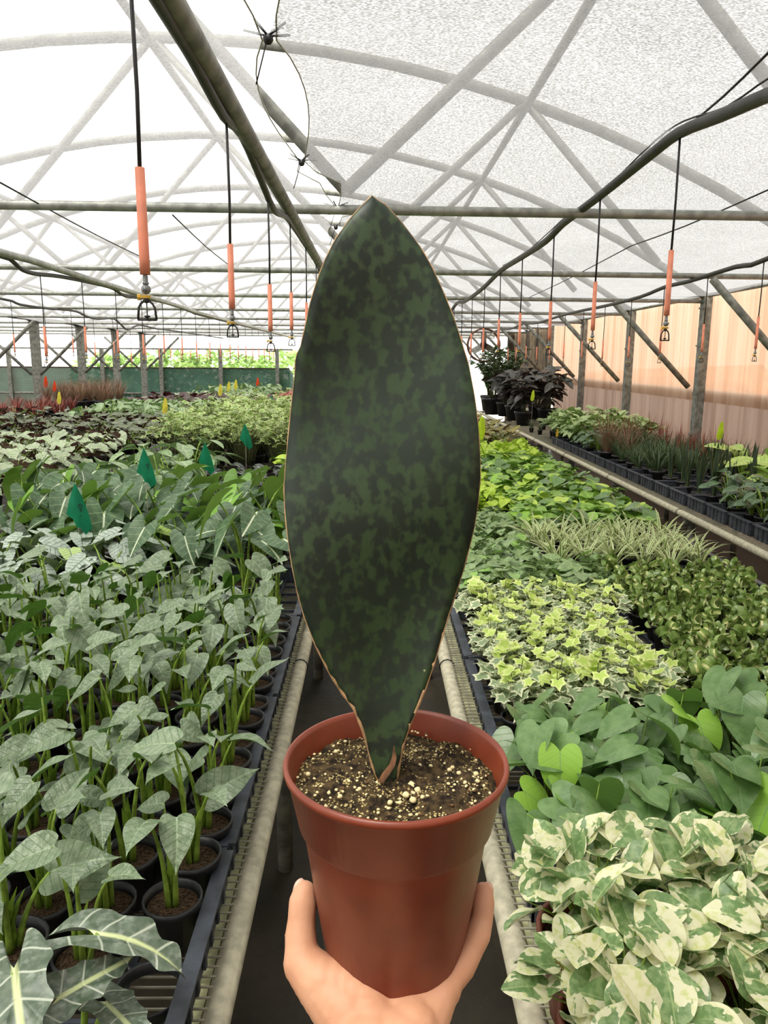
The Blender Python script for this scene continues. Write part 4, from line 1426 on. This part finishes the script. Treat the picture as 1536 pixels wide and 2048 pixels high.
DB = [bush('darkp', 700 + i, 8, .8, .34, (-.5, .5)) for i in range(2)]
rr = random.Random(71)
for i, (x, y, s) in enumerate(((2.2, 11.3, .85), (2.6, 11.5, 1.0), (2.25, 12.3, 1.0), (2.65, 12.5, 1.0), (2.25, 13.2, 1.0))):
    place(DB[i % 2], 'dark_leaved_bush', (x, y, BZ), 'blackish large-leaved bush, %s of five at the end of the wall bench' % ('nearest', 'second', 'third', 'fourth', 'farthest')[i], 'bush', 'blackish bushes', rr.uniform(0, 6), s)
ZZ = [bush('zz', 720 + i, 18, .95, .3, (-.2, .9), .007) for i in range(2)]
for i, (x, y) in enumerate(((2.1, 13.6), (2.5, 14.0), (2.2, 14.6), (2.5, 14.9))):
    place(ZZ[i % 2], 'glossy_bush', (x, y, BZ), 'upright glossy green bush under the fan, %s of four' % ('nearest', 'second', 'third', 'farthest')[i], 'bush', 'glossy bushes under the fan', rr.uniform(0, 6), 1.2)
for i, (x, y) in enumerate(((2.1, 10.2), (2.35, 10.6), (2.15, 9.9))):
    place(MO[i % 3], 'dark_grass_plant', (x, y, BZ), 'low mossy tuft before the blackish bushes, %s of three' % ('right', 'middle', 'left')[i], 'potted plant', 'mossy tufts', 0, .7)

# ---------------------------------------------------------------- shrubs outside beyond the green cloth
rr = random.Random(81)
for i, px_ in enumerate((205, 255, 300, 345, 400, 452, 505, 560, 610)):
    y = rr.uniform(27, 33)
    c = PY(px_, 720, y)
    H = EYE + (720 - rr.uniform(700, 716)) * y / FPX
    g = Geo(); q = Geo()
    for k in range(420):
        th = rr.uniform(0, 6.28); ph = math.acos(rr.uniform(-1, 1)); r = rr.uniform(.6, 1) ** .5
        p = (1.1 * r * math.sin(ph) * math.cos(th), .9 * r * math.sin(ph) * math.sin(th), H * .52 + H * .45 * r * math.cos(ph))
        g.add(rr.choice(LS['shrub'])[0], LMx(p, th, rr.uniform(-.6, .9), rr.uniform(-.6, .6)))
    t = thing('outdoor_shrub', (c.x, y, 0), 'hazy pale green shrub outside beyond the cloth fence, %s from the left' % ('first', 'second', 'third', 'fourth', 'fifth', 'sixth', 'seventh', 'eighth', 'ninth')[i], 'shrub', 'shrubs outside')
    ob('crown', g.mesh('crown', LM['shrub']), t, kind='stuff')
    ob('trunk', Geo().tube([(0, 0, -.02), (.03, 0, H * .5)], [.07, .04], 6).mesh('trunk', M_['darkwood']), t)
# ---------------------------------------------------------------- the held plant
def fin_mat():
    m = Mat('mottled_fin_leaf')
    x, y, z = m.xyz()
    dist = m.noise(30, 2)
    v1 = m.noise(125, 1.5, m.vec('Object', (1, 1, .7)), .45, .15)
    v2 = m.noise(240, 1.5, m.vec('Object', (1, 1, .8)), .45, .1)
    mask = (v1 * .65 + v2 * .35).step(.44, .6)
    dark = m.mix(m.noise(9, 3).step(.3, .7), (24, 34, 23), (34, 46, 33))
    lite = m.mix(m.noise(7, 2).step(.35, .65), (44, 63, 31), (60, 78, 47))
    col = m.mix(mask * .8, dark, lite)
    haze = m.noise(6.5, 4)
    col = m.mix(haze.step(.45, .8) * .25, col, (96, 112, 96))
    sp = m.voro(75).step(.07, .03) * m.noise(40, 1).step(.58, .66)
    col = m.mix(sp, col, (150, 150, 110))
    return m.done(col, .44, .4, .03, bump=m.noise(60, 3), bstr=.12, bdist=.002)


def pot_mat():
    m = Mat('terracotta_plastic')
    nz = m.noise(40, 4)
    col = m.mix(nz.step(.3, .7), (118, 50, 28), (130, 58, 33))
    return m.done(col, .38, .5, 0, bump=m.noise(300, 2), bstr=.06)


def mix_soil_mat():
    m = Mat('perlite_soil')
    a = m.voro(420).step(.42, .25) * m.noise(70, 3).step(.42, .56)
    c = m.mix(m.noise(160, 5).step(.35, .65), (34, 26, 18), (84, 68, 44))
    c = m.mix(a, c, (196, 176, 118))
    return m.done(c, .9, .2, bump=m.noise(240, 5), bstr=1, bdist=.004)


POTC = PD(792, 1515, .535)
potH = .152
BASE = Vector((POTC.x, POTC.y, POTC.z - potH))
held = thing('held_potted_plant', BASE, 'single upright mottled whale-fin leaf in a terracotta pot held by the hand', 'potted plant')
prof = [(.044, .004), (.0475, 0), (.050, .002), (.0645, .103), (.0660, .106), (.0680, .108), (.0755, .145), (.0775, .1465), (.0782, .149), (.0772, .152), (.0752, .152),
        (.0738, .149), (.069, .125), (.0655, .11), (.05, .01)]
pm = pot_mat()
ob('pot', Geo().lathe(prof, 72).disc(.046, .004, 48).mesh('pot', pm), held)
soil_z = .137
g = Geo()
rr = random.Random(7)
NR, NA = 26, 72
for i in range(NR + 1):
    for k in range(NA):
        r = .0722 * i / NR; a = 2 * math.pi * k / NA
        x, y = r * math.cos(a), r * math.sin(a)
        z = soil_z + .0025 * math.sin(x * 130 + 1) * math.cos(y * 110) + .0016 * rr.uniform(-1, 1) + .003 * math.exp(-(r / .02) ** 2) - .004 * (i / NR) ** 4
        g.v.append((x, y, z)); g.uv.append((x, y))
for i in range(NR):
    for k in range(NA):
        k2 = (k + 1) % NA
        g.f.append((i * NA + k, (i + 1) * NA + k, (i + 1) * NA + k2, i * NA + k2)); g.mi.append(0)
ob('soil', g.mesh('soil', mix_soil_mat()), held)
perl = plain('perlite', (226, 208, 160), .8, .2, .14, 200)
perl2 = plain('bark_chip', (104, 76, 52), .85, .2, .2, 200)
pearls = []
for k in range(3):
    b = Geo().ball((0, 0, 0), 1, 7, 5)
    b.v = [tuple(c * rr.uniform(.75, 1.2) for c in p) for p in b.v]
    pearls.append((b.mesh('perlite_grain', perl), b.mesh('bark_chip', perl2)))
big = [(823, 1570, 5.0), (835, 1580, 4.2), (812, 1590, 4.6), (826, 1600, 4.2), (757, 1565, 3.4), (765, 1568, 3), (616, 1548, 3.3), (672, 1503, 3), (848, 1442, 2.6), (952, 1548, 3.8), (918, 1546, 3),
       (955, 1562, 3), (780, 1605, 3.5), (680, 1593, 3.2), (719, 1578, 2.8), (590, 1527, 3.6), (899, 1540, 3.4), (905, 1535, 2.8), (840, 1530, 2.6), (930, 1565, 2.7), (845, 1594, 3), (800, 1605, 2.8)]
for px_, py_, mm in big:
    p = PZ(px_, py_, BASE.z + soil_z + .001) - BASE
    if math.hypot(p.x, p.y) > .069: continue
    ob('perlite_grain', rr.choice(pearls)[0], held, Matrix.Translation(p) @ Matrix.Rotation(rr.uniform(0, 6), 4, 'Z') @ Matrix.Diagonal((mm * .00062, mm * .00055, mm * .0005, 1)))
for k in range(330):
    a, r = rr.uniform(0, 6.28), .069 * math.sqrt(rr.random())
    if a > math.pi and rr.random() < .2 or a < math.pi and rr.random() < .45: continue
    s = rr.uniform(.0005, .0013)
    ob('perlite_grain' if k % 4 else 'bark_chip', rr.choice(pearls)[0 if k % 4 else 1], held,
       Matrix.Translation((r * math.cos(a), r * math.sin(a), soil_z + .0008)) @ Matrix.Rotation(rr.uniform(0, 6), 4, 'Z') @ Matrix.Diagonal((s * 1.2, s, s * .8, 1)))

LEFT = [(744, 393), (722, 416), (700, 441), (672, 480), (650, 525), (633, 570), (621, 610), (610, 660), (600, 698), (591, 712), (590, 740), (583, 800), (577, 860), (572, 920), (569, 970), (572, 1020),
        (578, 1070), (586, 1120), (597, 1175), (612, 1230), (635, 1290), (662, 1345), (692, 1393), (704, 1405), (715, 1430), (727, 1460), (737, 1495), (746, 1530), (757, 1556)]
RIGHT = [(744, 393), (770, 410), (800, 442), (838, 490), (862, 530), (885, 580), (905, 630), (918, 670), (935, 730), (945, 790), (952, 850), (956, 910), (957, 950), (954, 1000), (948, 1050), (940, 1090),
         (925, 1150), (907, 1205), (888, 1260), (868, 1322), (850, 1370), (834, 1408), (819, 1440), (807, 1475), (799, 1510), (795, 1535), (793, 1556)]


def leaf_y(py):                        # the blade leans back a little towards its tip
    t = (1556 - py) / 1163
    return POTC.y - .004 + .012 * t + .02 * t * t


def side_at(pts, py):
    for (x0, y0), (x1, y1) in zip(pts, pts[1:]):
        if y0 <= py <= y1: return x0 + (x1 - x0) * (py - y0) / (y1 - y0)
    return pts[-1][0]


rows = [393.5 + 1.5 * (k ** 1.5) for k in range(6)] + list(np.linspace(420, 1556, 80))
g = Geo()
NC = 16
TH = .0011
margin = {0: [], 1: []}
for side in (0, 1):
    for py in rows:
        xl, xr = side_at(LEFT, py), side_at(RIGHT, py)
        pl, pr = PY(xl, py, leaf_y(py)), PY(xr, py, leaf_y(py))
        w = (pr - pl).length
        tb = max(0, (py - 1150) / 406)
        cup = (.03 + .34 * tb * tb) * w
        for j in range(NC + 1):
            t = j / NC
            u = 2 * t - 1
            P = pl.lerp(pr, t)
            P = P + Vector((0, cup * (1 - u * u) - cup * .55 + .004 * math.sin(py * .011 + 1.3 * u) + .003 * u * math.sin(py * .006), 0))
            thick = TH * (1 + 2.2 * (1 - u * u) * (.4 + tb))
            P = P + Vector((0, thick if side else -thick, 0))
            g.v.append((P - BASE)[:]); g.uv.append((u, py / 1000))
            if side == 0 and j in (0, NC): margin[0 if j == 0 else 1].append(P - BASE + Vector((0, TH, 0)))
n1 = NC + 1
off = len(rows) * n1
for i in range(len(rows) - 1):
    for j in range(NC):
        a = i * n1 + j
        g.f.append((a, a + n1, a + n1 + 1, a + 1)); g.mi.append(0)
        g.f.append((off + a, off + a + 1, off + a + n1 + 1, off + a + n1)); g.mi.append(0)
    for j in (0, NC):
        a = i * n1 + j
        q = (a, off + a, off + a + n1, a + n1)
        g.f.append(q if j == 0 else q[::-1]); g.mi.append(0)
fin = ob('fin_leaf', g.mesh('fin_leaf', fin_mat()), held)
mm_ = plain('dry_leaf_margin', (166, 132, 96), .6, .3, .22, 60)
for s in (0, 1):
    P = margin[s]
    rad = [.0007 + .0006 * max(0, (i - 40) / 46) + .0002 * rr.uniform(-1, 1) for i in range(len(P))]
    ob('leaf_margin', Geo().tube(P, rad, 6).mesh('leaf_margin', mm_), fin)
dry = plain('dry_sheath', (118, 84, 60), .75, .2, .25, 90)
p = PY(778, 1552, POTC.y - .012) - BASE
g = Geo()
for i, (dx, dz, w) in enumerate(((-.006, -.004, .004), (-.002, .003, .005), (.002, .009, .004), (.0035, .015, .003), (.003, .023, .0006))):
    for q in (-1, 1):
        g.v.append((p.x + dx + q * w * .5, p.y - .001 - .0015 * (q > 0), p.z + dz)); g.uv.append((q, i))
for i in range(4):
    g.f.append((2 * i, 2 * i + 1, 2 * i + 3, 2 * i + 2)); g.mi.append(0)
so = ob('dry_sheath', g.mesh('dry_sheath', dry), held)
for k, (bx, tx, ln) in enumerate(((757, 742, .03), (793, 800, .032), (764, 758, .018))):
    a = PY(bx, 1562, POTC.y - .006) - BASE; b = PY(tx, 1500, POTC.y - .004) - BASE
    d = (b - a).normalized() * ln
    ob('dry_sheath', Geo().tube([a - d * .2, a + d * .5, a + d], [.0026, .0016, .0004], 5).mesh('dry_sheath', LM['dstem']), held)

# ---------------------------------------------------------------- the hand
def skin_mat():
    m = Mat('skin')
    nz = m.noise(28, 3)
    x, y, z = m.xyz()
    c = m.mix(nz.step(.3, .7), (206, 150, 116), (218, 166, 132))
    c = m.mix(m.noise(14, 2).step(.5, .75) * .5, c, (200, 124, 102))
    fine = m.voro(700, feat='DISTANCE_TO_EDGE')
    return m.done(c, .5, .35, 0, bump=fine.step(0, .2) * .3 + m.noise(120, 4), bstr=.18, bdist=.0012, sss=.15)


def chain(pts, step=.35):
    """(point, radius) knots -> dense run of balls"""
    out = []
    for (a, ra), (b, rb) in zip(pts, pts[1:]):
        n = max(2, int((b - a).length / (min(ra, rb) * step)))
        for i in range(n):
            t = i / n
            out.append((a.lerp(b, t), ra + (rb - ra) * t))
    out.append(pts[-1])
    return out


def K(px, py, d, r): return (PD(px, py, d), r)


def Wd(dx, dy, dz, r): return (BASE + Vector((dx, dy, dz)), r)


balls = []
wrist = K(768, 2185, .485, .026)
# thumb
thumb = [K(609, 1786, .558, .0088), K(606, 1806, .556, .0106), K(603, 1840, .552, .0103), K(601, 1872, .548, .0115), K(603, 1900, .544, .0122), K(607, 1928, .540, .0145), K(645, 1968, .532, .0185), K(700, 2030, .520, .0225), K(740, 2110, .505, .025)]
balls += chain(thumb)
balls += chain([K(645, 1962, .530, .0165), K(690, 1972, .528, .0165), K(728, 2003, .522, .017), K(742, 2050, .512, .02)])
# little finger up the right side
pinky = [K(967, 1785, .561, .0074), K(966, 1806, .558, .0088), K(964, 1838, .555, .0083), K(955, 1868, .551, .0098), K(943, 1896, .548, .0091), K(920, 1932, .543, .0112), K(896, 1962, .538, .0112), K(880, 1982, .533, .0136), K(860, 2010, .528, .017), K(815, 2080, .512, .023)]
balls += chain(pinky)
balls += chain([K(888, 1978, .534, .0125), K(850, 1996, .527, .0125), K(822, 2018, .52, .0135), K(822, 2060, .510, .02)])
# heel of the hand, wrist, forearm
balls += chain([K(700, 2095, .515, .022), K(835, 2095, .513, .022)])
balls += chain([K(735, 2120, .500, .0265), K(805, 2120, .500, .0265)])
for dx in (-20, 20):
    balls += chain([K(768 + dx * 1.6, 2100, .503, .026), K(768 + dx, 2200, .48, .0245), K(772 + dx, 2500, .45, .027), K(780 + dx * 1.3, 3100, .42, .034)], .6)
# palm under the pot and the three hidden fingers wrapping behind it
balls += chain([K(740, 2040, .52, .02), Wd(-.025, -.005, -.024, .017), Wd(-.02, .03, -.018, .012)])
balls += chain([K(800, 2040, .52, .02), Wd(.012, -.005, -.026, .018), Wd(.02, .03, -.018, .012)])
for a0, rr_, top in ((2.05, .0092, .062), (1.45, .0096, .07), (.85, .0092, .06)):
    c, s_ = math.cos(a0), math.sin(a0)
    balls += chain([Wd(.010 * c, .01 + .0 * s_, -.020, .012), Wd(.040 * c, .040 * s_, -.014, .0105), Wd(.062 * c, .062 * s_, .004, .0098), Wd(.069 * c, .069 * s_, .032, .0092), Wd(.072 * c, .072 * s_, top, .0084)])
J = Geo()
unit = Geo().ball((0, 0, 0), 1, 12, 8)
for c, r in balls:
    J.add(unit, Matrix.Translation(c - wrist[0]) @ Matrix.Scale(r, 4))
me = J.mesh('hand_raw', [])
tmp = bpy.data.objects.new('tmp_hand', me); COL.objects.link(tmp)
md = tmp.modifiers.new('r', 'REMESH'); md.mode = 'VOXEL'; md.voxel_size = .0014
sm = tmp.modifiers.new('s', 'SMOOTH'); sm.iterations = 6; sm.factor = .5
dg = bpy.context.evaluated_depsgraph_get()
hm = bpy.data.meshes.new_from_object(tmp.evaluated_get(dg))
bpy.data.objects.remove(tmp)
hm.name = 'hand'
hm.materials.clear(); hm.materials.append(skin_mat())
hm.polygons.foreach_set('use_smooth', [True] * len(hm.polygons))
person = ob('person', hm, None, Matrix.Translation(wrist[0]), 'bare left hand and forearm holding up the terracotta pot', 'person')
nail = plain('fingernail', (232, 186, 164), .3, .5, .05, 80)
# nails on the outer side of the thumb and little finger
for (a, b, outx, r) in ((thumb[0], thumb[1], Vector((-.75, .55, .2)), .0098), (pinky[0], pinky[1], Vector((.8, .5, .2)), .0082)):
    ax = (a[0] - b[0]).normalized(); n_ = (outx - ax * outx.dot(ax)).normalized(); t_ = ax.cross(n_)
    M = Matrix((t_, ax, n_)).transposed().to_4x4()
    M.translation = a[0] + n_ * r * .42 - wrist[0] + ax * .001
    ob('fingernail', Geo().ball((0, 0, 0), 1, 12, 8, 0, (r * .62, r * .85, r * .5)).mesh('fingernail', nail), person, M)
